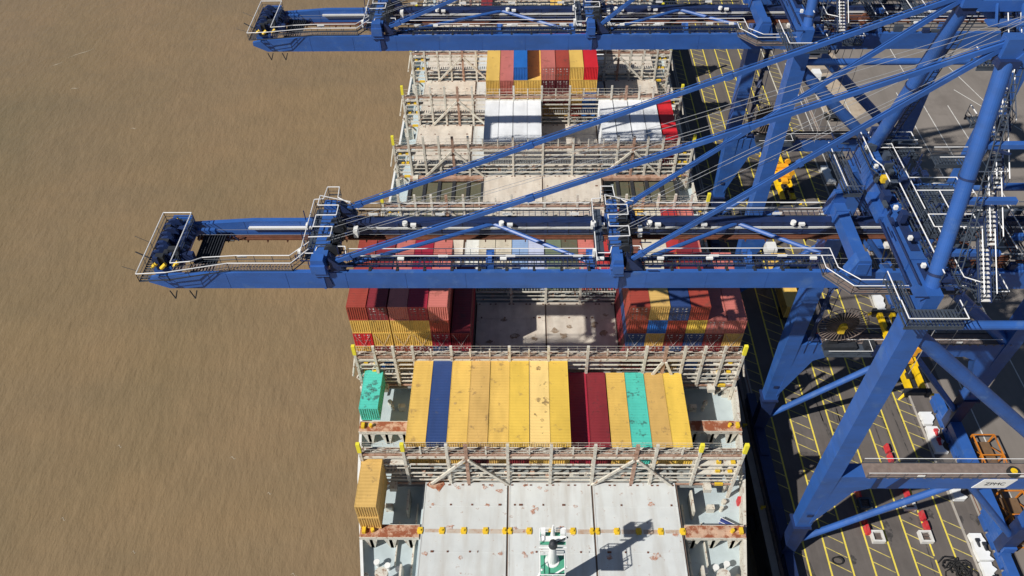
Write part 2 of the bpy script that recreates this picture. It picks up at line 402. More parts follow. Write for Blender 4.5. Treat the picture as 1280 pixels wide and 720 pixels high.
for cx, cy, r in ((1.2, 21.5, .8), (2.4, 20.6, .9), (3.3, 22.3, .5), (-1.6, 20.0, .7), (6.9, 22.6, .7), (8.0, 21.0, .9), (-6, 23.5, .6), (-4.4, 20.5, .8), (8.6, 24.5, .5), (-7.9, 19.5, .7)):
    blotch(cx, cy, r, .035+.001*abs(cx)).build('mud_patch', brown, ship)
stain = mat('rust_stained_strip', (.50, .43, .36), .7, .1, 1, col2=(.40, .22, .13), c2amt=.7, c2scale=1.2, c2thr=.48, c2soft=.15)
rs.build('stained_strip', stain, ship)

# outboard pedestal beams
def ped(x0, x1, y, z=0.0):
    b = MB(); b.box(x0, x1, y-.75, y+.75, z-.14, z)
    o = b.build('pedestal_beam', M['beam_rust'], ship)
    s = MB(); s.box(x0, x1, y-.78, y+.78, z-.62, z-.145)
    s.box(x0, x1, y-.82, y-.76, z-.14, z+.03); s.box(x0, x1, y+.76, y+.82, z-.14, z+.03)
    n = 3
    for i in range(n):
        xx = x0+(x1-x0)*(i+.5)/n
        s.prism([(xx-.9, z-.62), (xx+.9, z-.62), (xx+.25, DZ+.06), (xx-.25, DZ+.06)], 'y', y-.5, y-.35)
        s.box(xx-.18, xx+.18, y-.5, y+.5, DZ+.06, z-.62)
    s.build('pedestal', M['bridge'], o)
    f = MB(); s_ = 1 if x1 > 0 else -1
    xe = x1 if s_ > 0 else x0
    f.box(xe-s_*.5-.2, xe-s_*.5+.2, y-.35, y+.35, z, z+.45); f.tube((xe-s_*1.5, y, z), (xe-s_*1.5, y, z+.5), .22, 10)
    f.build('bollard', M['yellow'], o)
ped(-22.2, -15.3, -8.6); ped(15.5, 22.4, -8.5); ped(-24.3, -17.5, 5.6); ped(17.7, 24.6, 5.8)
ped(-19.5, -14.6, -23.2); ped(14.6, 19.5, -23.2)

# walkway details on the open side decks
for sd, yy, x0, x1 in ((-1, -8.6, 16.5, 21.5), (1, -8.6, 16.5, 21.5), (-1, 6, 18, 23.8), (1, 6, 18, 24.2)):
    d = MB()
    for dy in (-5.0, 4.4):
        xm = sd*(x0+x1)/2
        d.box(sd*17.2-.12, sd*17.2+.12, yy+dy-1.2, yy+dy+1.6, DZ+.06, DZ+2.2)
        d.box(sd*19.6-.5, sd*19.6+.4, yy+dy-.3, yy+dy+.3, DZ+.06, DZ+1.1)
        d.tube((sd*20.9, yy+dy, DZ+.06), (sd*20.9, yy+dy, DZ+1.0), .22, 8)
        d.tube((sd*21.4, yy+dy+1, DZ+.06), (sd*21.4, yy+dy+1, DZ+.7), .3, 8)
    d.box(sd*16.2-.1, sd*16.2+.1, yy-5, yy+5, DZ+.06, DZ+.45)
    d.bar((sd*18.2, yy-2.8, DZ+.3), (sd*18.2, yy+2.6, DZ+.3), .12, .5)
    d.build('deck_fitting', M['bridge'], ship)
    v = MB()
    for i in range(3):
        cx_, cy_ = sd*(17.6+i*1.3), yy-3.6+i*.4
        v.tube((cx_, cy_, DZ+.06), (cx_, cy_, DZ+1.1), .16, 8); v.tube((cx_, cy_, DZ+1.1), (cx_, cy_, DZ+1.35), .36, 10)
    v.build('deck_vent', M['white'], ship)
# big mooring fittings at the bottom corners of the picture
for sd in (-1, 1):
    v = MB(); v.tube((sd*19.2, -13.4, DZ+.06), (sd*19.2, -13.4, DZ+2.4), .35, 12); v.tube((sd*19.2, -13.4, DZ+2.4), (sd*19.2, -13.4, DZ+3.0), .75, 14)
    v.build('deck_vent', M['bridge'], ship)

# ------------------------------------------------------------------ lashing bridges
def rail(mb, pts, h=1.1, sp=1.8, r=.035, mi=0, mid=True):
    for a, b in zip(pts[:-1], pts[1:]):
        a, b = Vector(a), Vector(b); up = Vector((0, 0, h))
        mb.tube(a+up, b+up, r, 5, mi)
        if mid: mb.tube(a+up*.5, b+up*.5, r*.7, 4, mi)
        n = max(1, round((b-a).length/sp))
        for i in range(n+1):
            c = a+(b-a)*i/n; mb.tube(c, c+up, r*.8, 4, mi)
rods = 0
for k in range(0, 10):
    yf = k*P-2.35; yb = k*P-1.35; far = k > 3
    ZT = 6.5 if k == 0 else 5.9                              # top walkway
    we = 22.0 if k == 0 else 24.8
    fr = MB()                                               # beams: index 0 paint, 1 rusty
    fr.box(-we, we, yf-.10, yf+.06, ZT-.75, ZT-.42)
    fr.box(-we, we, yf-.12, yf+.0, ZT-.12, ZT+.22, 1)
    fr.box(-we, we, yb-.05, yb+.10, ZT-.75, ZT-.1)
    for z in (4.3, 2.3, .7):
        fr.box(-we, we, yf-.04, yf+.09, z-.10, z+.10)
    for z in (3.5, 1.5): fr.bar((-we, yf, z), (we, yf, z), .09, .09)
    fr.box(-we, we, yf-.08, yf+.1, -.28, -.05, 1)
    o = fr.build('lashing_bridge', [M['bridge'], M['bridge_rust']], ship)
    g = MB(); g.box(-we, we, yf+.07, yb-.06, ZT-.10, ZT-.02)
    g.build('walkway', M['gratebr'], o)
    g2 = MB()
    xx = -we
    while xx < (we-.3 if k > 1 else -we+5):
        g2.box(xx, xx+.16, yf+.1, yb-.1, 2.52, 2.56); xx += .42
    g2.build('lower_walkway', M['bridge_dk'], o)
    rl_ = MB(); rail(rl_, [(-we, yf, ZT), (we, yf, ZT)], 1.05, 1.25, .026); rail(rl_, [(-we, yb, ZT), (we, yb, ZT)], 1.05, 1.25, .022)
    rl_.build('handrail', M['bridge'], o)
    # clutter of rods and turnbuckles lying on the walkway
    cl = MB()
    for i in range(90 if k < 3 else 50):
        x = random.uniform(-we+.5, we-3); y = random.uniform(yf+.2, yb-.3); L = random.uniform(.7, 2.6)
        a = random.uniform(-.25, .25); mi = random.choice((0, 0, 1))
        cl.bar((x, y, ZT+.06), (x+L*math.cos(a), min(yb-.1, max(yf+.1, y+L*math.sin(a))), ZT+random.uniform(.05, .4)), .06, .06, mi)
    for i in range(34):
        x = random.uniform(-we+.5, we-.5); y = random.uniform(yf+.2, yb-.3)
        cl.box(x, x+random.uniform(.2, .6), y, y+.25, .8, .8+random.uniform(.2, .7), random.choice((0, 1, 2)))
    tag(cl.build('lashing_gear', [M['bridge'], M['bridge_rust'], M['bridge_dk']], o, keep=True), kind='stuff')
    MB().box(-we+2.5, we-2.5, k*P-2.5, k*P+.12, -.80, -.66).build('cross_deck_shade', M['bridge_dk'], o)  # dark strip between bays: deck shade painted into its colour
    big = [-we, -17, -12, -5, 0, 5, 12, 17, we] if k == 0 else [-we, -22.3, -19.8, -17.3, -12.4, -5, 0, 5, 12.4, 17.3, 19.8, 22.3, we]
    for x in big:
        p_ = MB(); wd = .34 if abs(x) in (0, 5, 12, 12.4, 17) or abs(x) > 17 else .26
        zb = -.2 if abs(x) < we-.1 else DZ
        p_.box(x-wd/2, x+wd/2, yf-.18, yf+.12, zb, ZT+2.3); p_.box(x-.11, x+.11, yb-.1, yb+.12, zb, ZT+.0)
        for z in (4.3, 2.3): p_.box(x-.07, x+.07, yf, yb, z-.1, z+.1)
        q_ = p_.build('post', M['bridge'], o)
        if abs(x) in (17, we) and (k == 0 or abs(x) == we):
            MB().box(x-wd/2-.05, x+wd/2+.05, yf-.24, yf+.16, ZT+1.0 if abs(x) < we else ZT+.7, ZT+2.45).build('post_tip', M['yellow_tip'], q_)
    thin = MB()
    for x in ([-15, -7.5, 7.5, 15, -2.5, 2.5] if k == 0 else [-15, -10, -7.5, -2.5, 2.5, 7.5, 10, 15]):
        thin.box(x-.09, x+.09, yf-.1, yf+.1, ZT-.5, ZT+1.7)
    thin.build('stanchion', M['bridge'], o)
    for sx in (-1, 1):
        if k == 0: ap = 9.8*sx; f1, f2 = ap-4.7, ap+4.8
        elif k in (1, 2): ap = 14.9*sx if sx > 0 else None; f1, f2 = (12.6, 17.2)
        else: ap = 15*sx; f1, f2 = ap-5, ap+5
        if ap is None: continue
        p_ = MB(); p_.box(ap-.2, ap+.2, yf-.16, yf+.14, -.2, ZT+2.2); p_.build('post', M['bridge_rust'], o)
        MB().bar((ap-.2, yf-.28, ZT-.7), (f1, yf-.28, 0), .36, .2, up=(0, 1, 0)).build('diagonal_brace', M['bridge'], o)
        MB().bar((ap+.2, yf-.28, ZT-.7), (f2, yf-.28, 0), .36, .2, up=(0, 1, 0)).build('diagonal_brace', M['bridge'], o)
    # end towers with stairs and yellow gear
    for sx in (-1, 1):
        t = MB()
        a = we-3.4 if k else we-5
        for z in (4.3, 2.3):
            t.box(min(sx*a, sx*we), max(sx*a, sx*we), yf, yb, z-.05, z+.05)
        t.bar((sx*(we-.6), yf+.5, .1), (sx*(we-3.0), yf+.5, ZT), .6, .1)
        t.bar((sx*(we-.4), yb-.3, DZ), (sx*(we-.4), yb-.3, ZT), .25, .25)
        t.box(min(sx*(we-3.5), sx*(we-2.6)), max(sx*(we-3.5), sx*(we-2.6)), yf-.9, yf+.1, -.6, .1)
        t.build('end_tower', M['bridge'], o)
        u = MB()
        for z in (2.4, 4.4):
            for j in range(2):
                xx = sx*(we-1.0-j*1.1+random.uniform(-.3, .3)); u.box(xx-.25, xx+.25, yf+.1, yf+.5, z, z+.25+.15*j)
        u.box(sx*(we-1.6)-.5, sx*(we-1.6)+.5, yf-.1, yf+.15, -.35, .05)
        u.build('gear_box', M['yellow'], o)
        if k:
            v = MB(); v.tube((sx*(we+.2), yf+.3, 5.5), (sx*(we+.9), yf-.2, 2.2), .14, 8)
            v.box(sx*(we-.2)-.8, sx*(we-.2)+.8, yf+.2, yb-.4, DZ+.1, DZ+2.2)
            v.bar((sx*(we-2.2), yf+.2, DZ+1), (sx*(we+.6), yf+.6, 1.0), .5, .3)
            v.build('fairlead', M['bridge'], o)

# foremast
fm = MB(); MX, MY = -.25, -15.6
U = 1.8
fm.tube((MX, MY, DZ), (MX, MY, 6.4+U), 1.0, 16, r2=.75); fm.tube((MX, MY, 6.4+U), (MX, MY, 10.0+U), .5, 14, r2=.32)
mast = fm.build('foremast', M['white'], ship, smooth=False)
pf = MB(); pf.box(MX-1.25, MX+1.25, MY-1.9, MY+.6, 6.2+U, 6.3+U); pf.box(MX-1.3, MX+1.3, MY+.2, MY+1.5, 9.6+U, 9.7+U)
pf.build('mast_platform', M['green'], mast)
mr = MB(); rail(mr, [(MX-1.25, MY-1.9, 6.3+U), (MX-1.25, MY+.6, 6.3+U), (MX+1.25, MY+.6, 6.3+U), (MX+1.25, MY-1.9, 6.3+U), (MX-1.25, MY-1.9, 6.3+U)], 1.1, 1.1, .06)
rail(mr, [(MX-1.3, MY+.2, 9.7+U), (MX-1.3, MY+1.5, 9.7+U), (MX+1.3, MY+1.5, 9.7+U), (MX+1.3, MY+.2, 9.7+U)], .9, .8, .05)
mr.bar((MX-1.3, MY+.7, 9.9+U), (MX+1.3, MY+.7, 9.9+U), .5, .2); mr.bar((MX-1.4, MY+.1, 9.2+U), (MX+1.4, MY+.1, 9.2+U), .12, .12)
mr.box(MX-1.2, MX-.75, MY+.9, MY+1.6, 9.7+U, 10.6+U); mr.box(MX+.75, MX+1.2, MY+.9, MY+1.6, 9.7+U, 10.6+U)
mr.tube((MX, MY+1.1, 9.7+U), (MX, MY+1.1, 12+U), .25, 10, r2=.1)
mr.bar((MX-1.0, MY-.9, 6.4+U), (MX-2.3, MY-2.2, 3.4+U), .18, .18); mr.bar((MX+.1, MY-1.5, 6.35+U), (MX+1.5, MY-.8, 6.7+U), .16, .16)
mr.build('mast_rails', M['white'], mast)
lampb = MB(); lampb.tube((MX, MY-.05, 10.0+U), (MX, MY-.05, 10.7+U), .45, 14, r2=.36); lampb.tube((MX, MY-.05, 10.7+U), (MX, MY-.05, 10.95+U), .36, 14, r2=.1)
lampb.bar((MX+.3, MY+.1, 10.3+U), (MX+1.5, MY+.7, 10.3+U), .14, .14)
lampb.build('mast_lamp', M['dark'], mast)
sh = MB(); sh.tube((5.5, -16.5, DZ), (5.5, -16.5, 4), .25, 8); sh.tube((4.8, -16.2, DZ), (4.8, -16.2, 3), .2, 8)
sh.bar((-14, -15.6, .2), (14, -15.6, .2), .25, .5)
for i in range(26): sh.bar((-13+i, -15.7, .2), (-12.6+i, -15.7, 1.3), .18, .18)
sh.build('forward_railing', M['bridge'], ship)

# ------------------------------------------------------------------ containers
CC = {  # name: (colour, stain colour, stain amount, threshold)
 'yellow': ((.77, .50, .12), (.30, .19, .08), .6, .58), 'gold': ((.66, .42, .13), (.25, .16, .08), .6, .58),
 'pale yellow': ((.84, .60, .22), (.14, .09, .04), .9, .60), 'bright yellow': ((.80, .54, .09), (.32, .21, .08), .6, .59),
 'dark blue': ((.030, .065, .20), (.10, .10, .12), .4, .62), 'blue': ((.02, .14, .48), (.05, .08, .15), .3, .66),
 'dark maroon': ((.10, .014, .022), (.05, .02, .02), .5, .58), 'maroon': ((.22, .024, .032), (.07, .03, .03), .5, .56),
 'crimson': ((.36, .02, .045), (.12, .03, .03), .35, .62), 'red': ((.50, .045, .045), (.20, .06, .04), .4, .60),
 'brick red': ((.36, .060, .040), (.14, .06, .04), .55, .55), 'salmon red': ((.56, .17, .14), (.25, .09, .06), .5, .56),
 'rust brown': ((.20, .075, .05), (.09, .05, .04), .6, .52), 'turquoise': ((.09, .58, .47), (.05, .10, .09), .8, .55),
 'grey brown': ((.13, .10, .09), (.06, .05, .04), .6, .5), 'cream': ((.62, .56, .44), (.25, .16, .10), .5, .56),
 'pale blue': ((.26, .38, .60), (.12, .14, .18), .35, .62), 'lavender': ((.48, .52, .68), (.2, .2, .25), .3, .62),
 'olive': ((.115, .115, .075), (.16, .10, .06), .5, .55), 'grey green': ((.16, .20, .13), (.10, .08, .05), .5, .58),
 'white': ((.80, .82, .84), (.5, .5, .5), .3, .62), 'bright red': ((.62, .02, .03), (.25, .04, .03), .3, .66),
 'charcoal': ((.05, .035, .035), (.03, .02, .02), .4, .55)}
cm = {}
def cmat(c):
    if c not in cm:
        a = CC[c]; cm[c] = mat('container_paint_'+c.replace(' ', '_'), a[0], .5, .07, .5, col2=a[1], c2amt=a[2], c2scale=.75, c2thr=a[3], c2soft=.06, grime=tuple(v*.62 for v in a[0]), gscale=(.5, .12, .5), gamt=.55, rnd=.08)
    return cm[c]
M['seal'] = mat('container_door_seal', (.04, .035, .035), .7, .1)
M['rodm'] = mat('door_lock_rod', (.24, .20, .19), .5, .15)
M['rod_light'] = mat('galvanised_lashing_rod', (.55, .52, .50), .5, .15)
M['mark'] = mat('white_lettering', (.75, .75, .72), .6, .05)
cache = {}
def corr(a, b, pitch):
    n = max(3, round((b-a)/pitch)); p = (b-a)/n; out = []
    for i in range(n):
        s = a+i*p; out += [(s, 0), (s+p*.28, 0), (s+p*.5, 1), (s+p*.78, 1)]
    out.append((b, 0)); return out
def sheet(mb, prof, fn0, fn1):
    for (a, d), (b, e) in zip(prof[:-1], prof[1:]):
        mb.add([fn0(a, d), fn0(b, e), fn1(b, e), fn1(a, d)], [(0, 1, 2, 3)])
CW, CH = 2.438, 2.591
def cmesh(c, L, H, kind):
    key = (c, L, H)
    if key not in cache:
        b = MB(); f = .10
        for x in (0, CW-f):
            for y in (0, L-f): b.box(x, x+f, y, y+f, 0, H-.002)
        for x in (0, CW-f): b.box(x, x+f, f, L-f, 0, .14); b.box(x+.0, x+f*.8, f, L-f, H-.09, H-.01)
        b.box(f, CW-f, 0, f, 0, .13); b.box(f, CW-f, L-f, L, 0, .13); b.box(f, CW-f, L-f, L, H-.12, H-.012); b.box(f, CW-f, 0, f, H-.12, H-.012)
        for sx, x0 in ((1, .012), (-1, CW-.012)):
            sheet(b, corr(f, L-f, .30), lambda t, d: (x0+sx*.04*d, t, .13), lambda t, d: (x0+sx*.04*d, t, H-.08))
        sheet(b, corr(f, CW-f, .25), lambda t, d: (t, L-.02-.04*d, .13), lambda t, d: (t, L-.02-.04*d, H-.1))
        b.box(f, CW-f, f, L-f, .1, .14)
        body = b.build('tmp', cmat(c)); r = MB()
        sheet(r, corr(f*.6, L-f*.6, .42), lambda t, d: (f*.7, t, H-.018-.012*d), lambda t, d: (CW-f*.7, t, H-.018-.012*d))
        roof = r.build('tmp', cmat(c)); e = MB()
        sheet(e, corr(f, CW-f, .28), lambda t, d: (t, .012+.075*d, .13), lambda t, d: (t, .012+.075*d, H-.12))
        wall = e.build('tmp', cmat(c)); d = MB()
        d.box(.02, CW/2-f-.01, .02, .06, 0, H-.26); door = d.build('tmp', cmat(c)); k = MB()
        for xx in (.28, .80):
            k.tube((xx, -.012, -.02), (xx, -.012, H-.25), .014, 5)
            k.box(xx-.14, xx+.14, -.02, .018, .95, 1.0)
            for z in (.15, H-.45): k.box(xx-.04, xx+.04, -.03, .018, z, z+.06)
        k.box(.20, .36, .0, .018, H-.60, H-.50, 1); k.box(.62, .84, .0, .018, H-.62, H-.50, 1); k.box(.6, .9, .0, .018, H-1.0, H-.95, 1)
        rod = k.build('tmp', [M['rodm'], M['mark']])
        cache[key] = [o.data for o in (body, roof, wall, door, rod)]
        for o in (body, roof, wall, door, rod): bpy.data.objects.remove(o)
    return cache[key]
def child(name, me, parent, loc=(0, 0, 0)):
    o = bpy.data.objects.new(name, me); C.objects.link(o); o.parent = parent; o.location = loc; return o
ORD = ['leftmost', 'second', 'third', 'fourth', 'fifth', 'sixth', 'seventh', 'eighth', 'ninth', 'tenth', 'eleventh', 'twelfth', 'thirteenth', 'fourteenth']
NC = 0
def container(c, x, y, z, label, group, L=12.19, kind='wall', H=CH, jit=.03):
    global NC; NC += 1
    me = cmesh(c, L, H, kind)
    r = bpy.data.objects.new('shipping_container', me[0]); C.objects.link(r)
    r.location = (x+random.uniform(-jit, jit), y+random.uniform(-jit, jit), z)
    tag(r, label, 'shipping container', group)
    child('roof', me[1], r)
    if kind == 'wall': child('end_wall', me[2], r)
    else:
        for i in (0, 1):
            d = child('door', me[3], r, (.1+i*(CW/2-.1), 0, .13)); child('lock_rods', me[4], d)
    return r
TW = {1: ['only tier'], 2: ['top tier', 'lower tier'], 3: ['top tier', 'second tier down', 'bottom tier'],
      4: ['top tier', 'second tier down', 'third tier down', 'bottom tier'], 5: ['top tier', 'second tier down', 'third tier down', 'fourth tier down', 'bottom tier']}
LT = {2: ['top', 'bottom'], 3: ['top', 'middle', 'bottom'], 4: ['top', 'second down', 'third down', 'bottom'], 5: ['top', 'second down', 'third down', 'fourth down', 'bottom']}
def stack(cols, x, y, z0, where, i, group, L=12.19, doors=''):
    """cols listed from the top down"""
    n = len(cols)
    for t, c in enumerate(cols):
        o_ = ORD[i] + (' from left' if i else '')
        lab = f"{c} container, {LT[n][t] + ' of ' if n > 1 else ''}{o_} {'stack' if n > 1 else 'place'}, {where}"
        container(c, x, y, z0+(n-1-t)*CH, lab, group, L, 'door' if t < len(doors) and doors[t] == 'd' else 'wall')
Z0 = .10
# bay A: on the left side deck
GA = 'containers on the side decks'
container('gold', -22.1, -8.3, Z0+CH+.02, 'short yellow container at bottom left, upper one of the pair beside the rusted beam', GA, 6.06)
container('gold', -22.1, -8.3, Z0, 'short yellow container at bottom left, under the other yellow one', GA, 6.06)
container('turquoise', -24.15, 6.5, Z0, 'short turquoise container with black stains standing alone on the left side deck', GA, 6.06)
def roof_stains(root, spots, col, base, L):
    m = mat('roof_stain_'+root.name.replace('.', '_'), col, .75, .3, 3, col2=base, c2amt=1.0, c2scale=2.6, c2thr=.40, c2soft=.22)
    for sx, sy, r in spots:
        n = 13; b = MB(); b.add([(sx+r*math.cos(2*math.pi*j/n)*random.uniform(.4, 1.05), sy+r*1.1*math.sin(2*math.pi*j/n)*random.uniform(.4, 1.05), CH+.002+.0004*sx) for j in range(n)], [tuple(range(n))])
        o = b.build('roof_stain', m, None); o.parent = root
teal = [o for o in C.objects if o.get('label', '').startswith('short turquoise')][0]
roof_stains(teal, [(.8, 2.2, .5), (1.5, 2.8, .6), (.9, 3.4, .55), (1.6, 4.0, .45), (1.1, 1.6, .35)], (.045, .10, .09), (.09, .56, .46), 6)
# bay B
GB = 'containers in the wide front row'
wB = 'wide row before open hatch'
lt_ = ['yellow', 'dark blue', 'yellow', 'gold', 'yellow', 'bright yellow', 'pale yellow', 'bright yellow']
lo_ = ['yellow', 'gold', 'yellow', 'dark maroon', 'gold', 'maroon', 'yellow', 'yellow']
for i in range(8): stack([lt_[i], lo_[i]], -17.25+i*2.465, 0.0, Z0, wB, i, GB)
for i, c in enumerate(['crimson', 'maroon', 'yellow', 'turquoise', 'gold', 'bright yellow']):
    stack([c], 2.55+i*2.49, .05, Z0, wB, 8+i, GB)
for o in list(C.objects):
    lb_ = o.get('label', '')
    if lb_.startswith('pale yellow container, top of seventh'): roof_stains(o, [(1.0, 6.2, .42), (2.0, 5.7, .4), (1.9, 6.4, .3), (1.5, 3.2, .28), (1.1, 11.0, .4), (1.9, 4.4, .2)], (.22, .14, .06), (.82, .58, .21), 12)
    if lb_.startswith('yellow container, top of third'): roof_stains(o, [(.7, 5.6, .22), (1.3, 4.6, .16), (.5, 6.6, .18)], (.32, .23, .12), (.75, .48, .12), 12)
# bay C left and right
GC = 'stacks on both sides of the open hatch'
wl = 'block left of empty hatch'
cl_ = [['brick red', 'yellow', 'bright red', 'yellow', 'grey brown'], ['maroon', 'yellow', 'yellow', 'maroon', 'blue'], ['salmon red', 'yellow', 'yellow', 'brick red', 'gold'],
       ['crimson', 'yellow', 'yellow', 'maroon', 'blue'], ['salmon red', 'brick red', 'crimson', 'dark blue', 'maroon'], ['maroon', 'crimson', 'charcoal']]
cx_ = [-25.25, -22.70, -20.05, -17.58, -15.10, -12.52]
dr = ['wwdwd', 'dwwdw', 'wwwdw', 'dwwdw', 'wwddw', 'wdw']
for i, s_ in enumerate(cl_): stack(s_, cx_[i], P, Z0, wl, i, GC, doors=dr[i])
wr = 'block right of empty hatch'
cr_ = [['brick red', 'dark blue', 'maroon', 'maroon'], ['blue', 'gold', 'brick red', 'maroon'], ['brick red', 'maroon', 'dark blue', 'gold'],
       ['bright yellow', 'dark blue', 'maroon', 'blue'], ['salmon red', 'maroon', 'maroon', 'dark blue'], ['salmon red', 'gold', 'rust brown', 'maroon']]
drr = ['wddw', 'wwdd', 'wddw', 'wddw', 'ddwd', 'wwww']
tp = [('brick red', 'rust brown'), ('gold', 'cream'), ('dark blue', 'grey brown'), ('brick red', 'maroon')]
for i, s_ in enumerate(cr_):
    X = 10.05+i*2.5
    stack(s_, X, P, Z0, wr, i, GC, doors=drr[i])
    if i < 4:
        container(tp[i][0], X, P, Z0+4*CH+.01, f"short {tp[i][0]} container, near half on top of {ORD[i]} stack, {wr}", GC, 6.06, 'door' if i % 2 == 0 else 'wall')
        if i in (0, 1, 3): container(tp[i][1], X, P+6.13, Z0+4*CH+.01, f"short {tp[i][1]} container, far half on top of {ORD[i]} stack, {wr}", GC, 6.06)
# bay D
GD = 'low row behind the open hatch'
for i, c in enumerate(['cream', 'cream', 'pale blue', 'lavender', 'grey green', 'olive', 'salmon red', 'red']):
    stack([c], -9.95+i*2.49, 2*P, Z0, 'row below the near boom', i, GD)
for i, c in enumerate(['maroon', 'yellow', 'cream', 'red', 'salmon red']):
    stack([c, 'maroon'], 10.3+i*2.49, 2*P, Z0, 'low right block below near boom', i, GD)
# bay E: in the open hold
GE = 'olive containers in the open holds'
for i in range(5):
    container('olive', -22.4+i*2.46 if i else -22.3, 3*P+.6, DZ+.12, f"dark olive container sunk in the left open hold, {ORD[i]}{'' if i == 0 else ' from the left'}", GE, 10.6, jit=.01)
for i in range(4):
    container('olive', 12.2+i*2.56, 3*P+.6, DZ+.12, f"dark olive container sunk in the right open hold, {ORD[i]}{'' if i == 0 else ' from the left'}", GE, 10.6, jit=.01)
# bay F
GF = 'white roofed containers beyond the near boom'
for i in range(4): stack(['white', 'white'], -10.0+i*2.48, 4*P, Z0, 'left white block', i, GF)
for i in range(4): stack(['white', 'white'], 10.2+i*2.56, 4*P, Z0, 'right white block', i, GF)
stack(['bright red', 'crimson'], 20.55, 4*P, Z0, 'right white block', 4, GF)
# bay G
GG = 'far block below the far boom'
wg = 'block by the far boom'
gs = [['yellow', 'yellow', 'maroon'], ['salmon red', 'brick red', 'maroon'], ['blue', 'yellow', 'yellow', 'gold'], ['yellow', 'yellow', 'maroon'],
      ['salmon red', 'dark maroon', 'maroon', 'gold'], ['brick red', 'dark maroon', 'maroon', 'gold'], ['yellow', 'yellow', 'yellow', 'brick red'], ['bright red', 'yellow', 'blue', 'blue']]
gd = ['www', 'wdw', 'wwww', 'www', 'ddww', 'ddww', 'wwww', 'wwww']
for i, s_ in enumerate(gs): stack(s_, -10.0+i*2.5, 5*P, Z0, wg, i, GG, doors=gd[i])
# bays H.. beyond the far boom, small
GH = 'scattered containers beyond the far crane'
for i, (c, X, k) in enumerate((('pale blue', -7.4, 6), ('cream', -4.9, 6), ('white', 10.2, 6), ('yellow', 2.6, 7), ('maroon', -12.5, 7))):
    container(c, X, k*P, Z0, f"{c} container alone on the far hatches beyond the far crane boom", GH)

# crossed lashing rods on the stacks beside the hatch, fastened to the bridge
lb = [o for o in bpy.data.objects if o.name.startswith('lashing_bridge')]
lbr = sorted(lb, key=lambda o: min(v.co.y for v in o.data.vertices))
for k, zz, xs in ((1, 2*CH, cx_+[10.05+i*2.5 for i in range(6)]), (5, CH, [-10+i*2.5 for i in (4, 5)])):
    for X in xs:
        z = Z0+zz
        r_ = MB(); r_.tube((X+.15, k*P-.10, z-2.0), (X+CW-.2, k*P-.05, z+CH-.2), .022, 4); r_.tube((X+CW-.15, k*P-.12, z-2.0), (X+.2, k*P-.07, z+CH-.2), .022, 4)
        r_.build('lashing_rods', M['rod_light'], lbr[k])

# ------------------------------------------------------------------ ship-to-shore crane
BL, DK, WH = M['blue'], M['blue_dk'], M['rail_white']
def hrail(parent, pts, h=1.1, r=.045, sp=1.9, plates=()):
    """white top rail, dark posts and knee rail, as one handrail part; pts run along the walkway floor"""
    b = MB(); up = Vector((0, 0, h))
    for a, c in zip(pts[:-1], pts[1:]):
        a, c = Vector(a), Vector(c); b.tube(a+up, c+up, r, 6, 0); b.tube(a+up*.5, c+up*.5, r*.55, 4, 1)
        b.bar(a+Vector((0, 0, .07)), c+Vector((0, 0, .07)), .03, .14, 1)
        n = max(1, round((c-a).length/sp))
        for i in range(n+1):
            p = a+(c-a)*i/n; b.tube(p, p+up, r*.6, 4, 1)
    return b.build('handrail', [WH, M['rail_dark']], parent)
def grating(mb, x0, x1, y0, y1, z, along='x', pitch=.3, w=.16):
    if along == 'x':
        t = x0
        while t < x1: mb.box(t, min(t+w, x1), y0, y1, z-.04, z); t += pitch
    else:
        t = y0
        while t < y1: mb.box(x0, x1, t, min(t+w, y1), z-.04, z); t += pitch
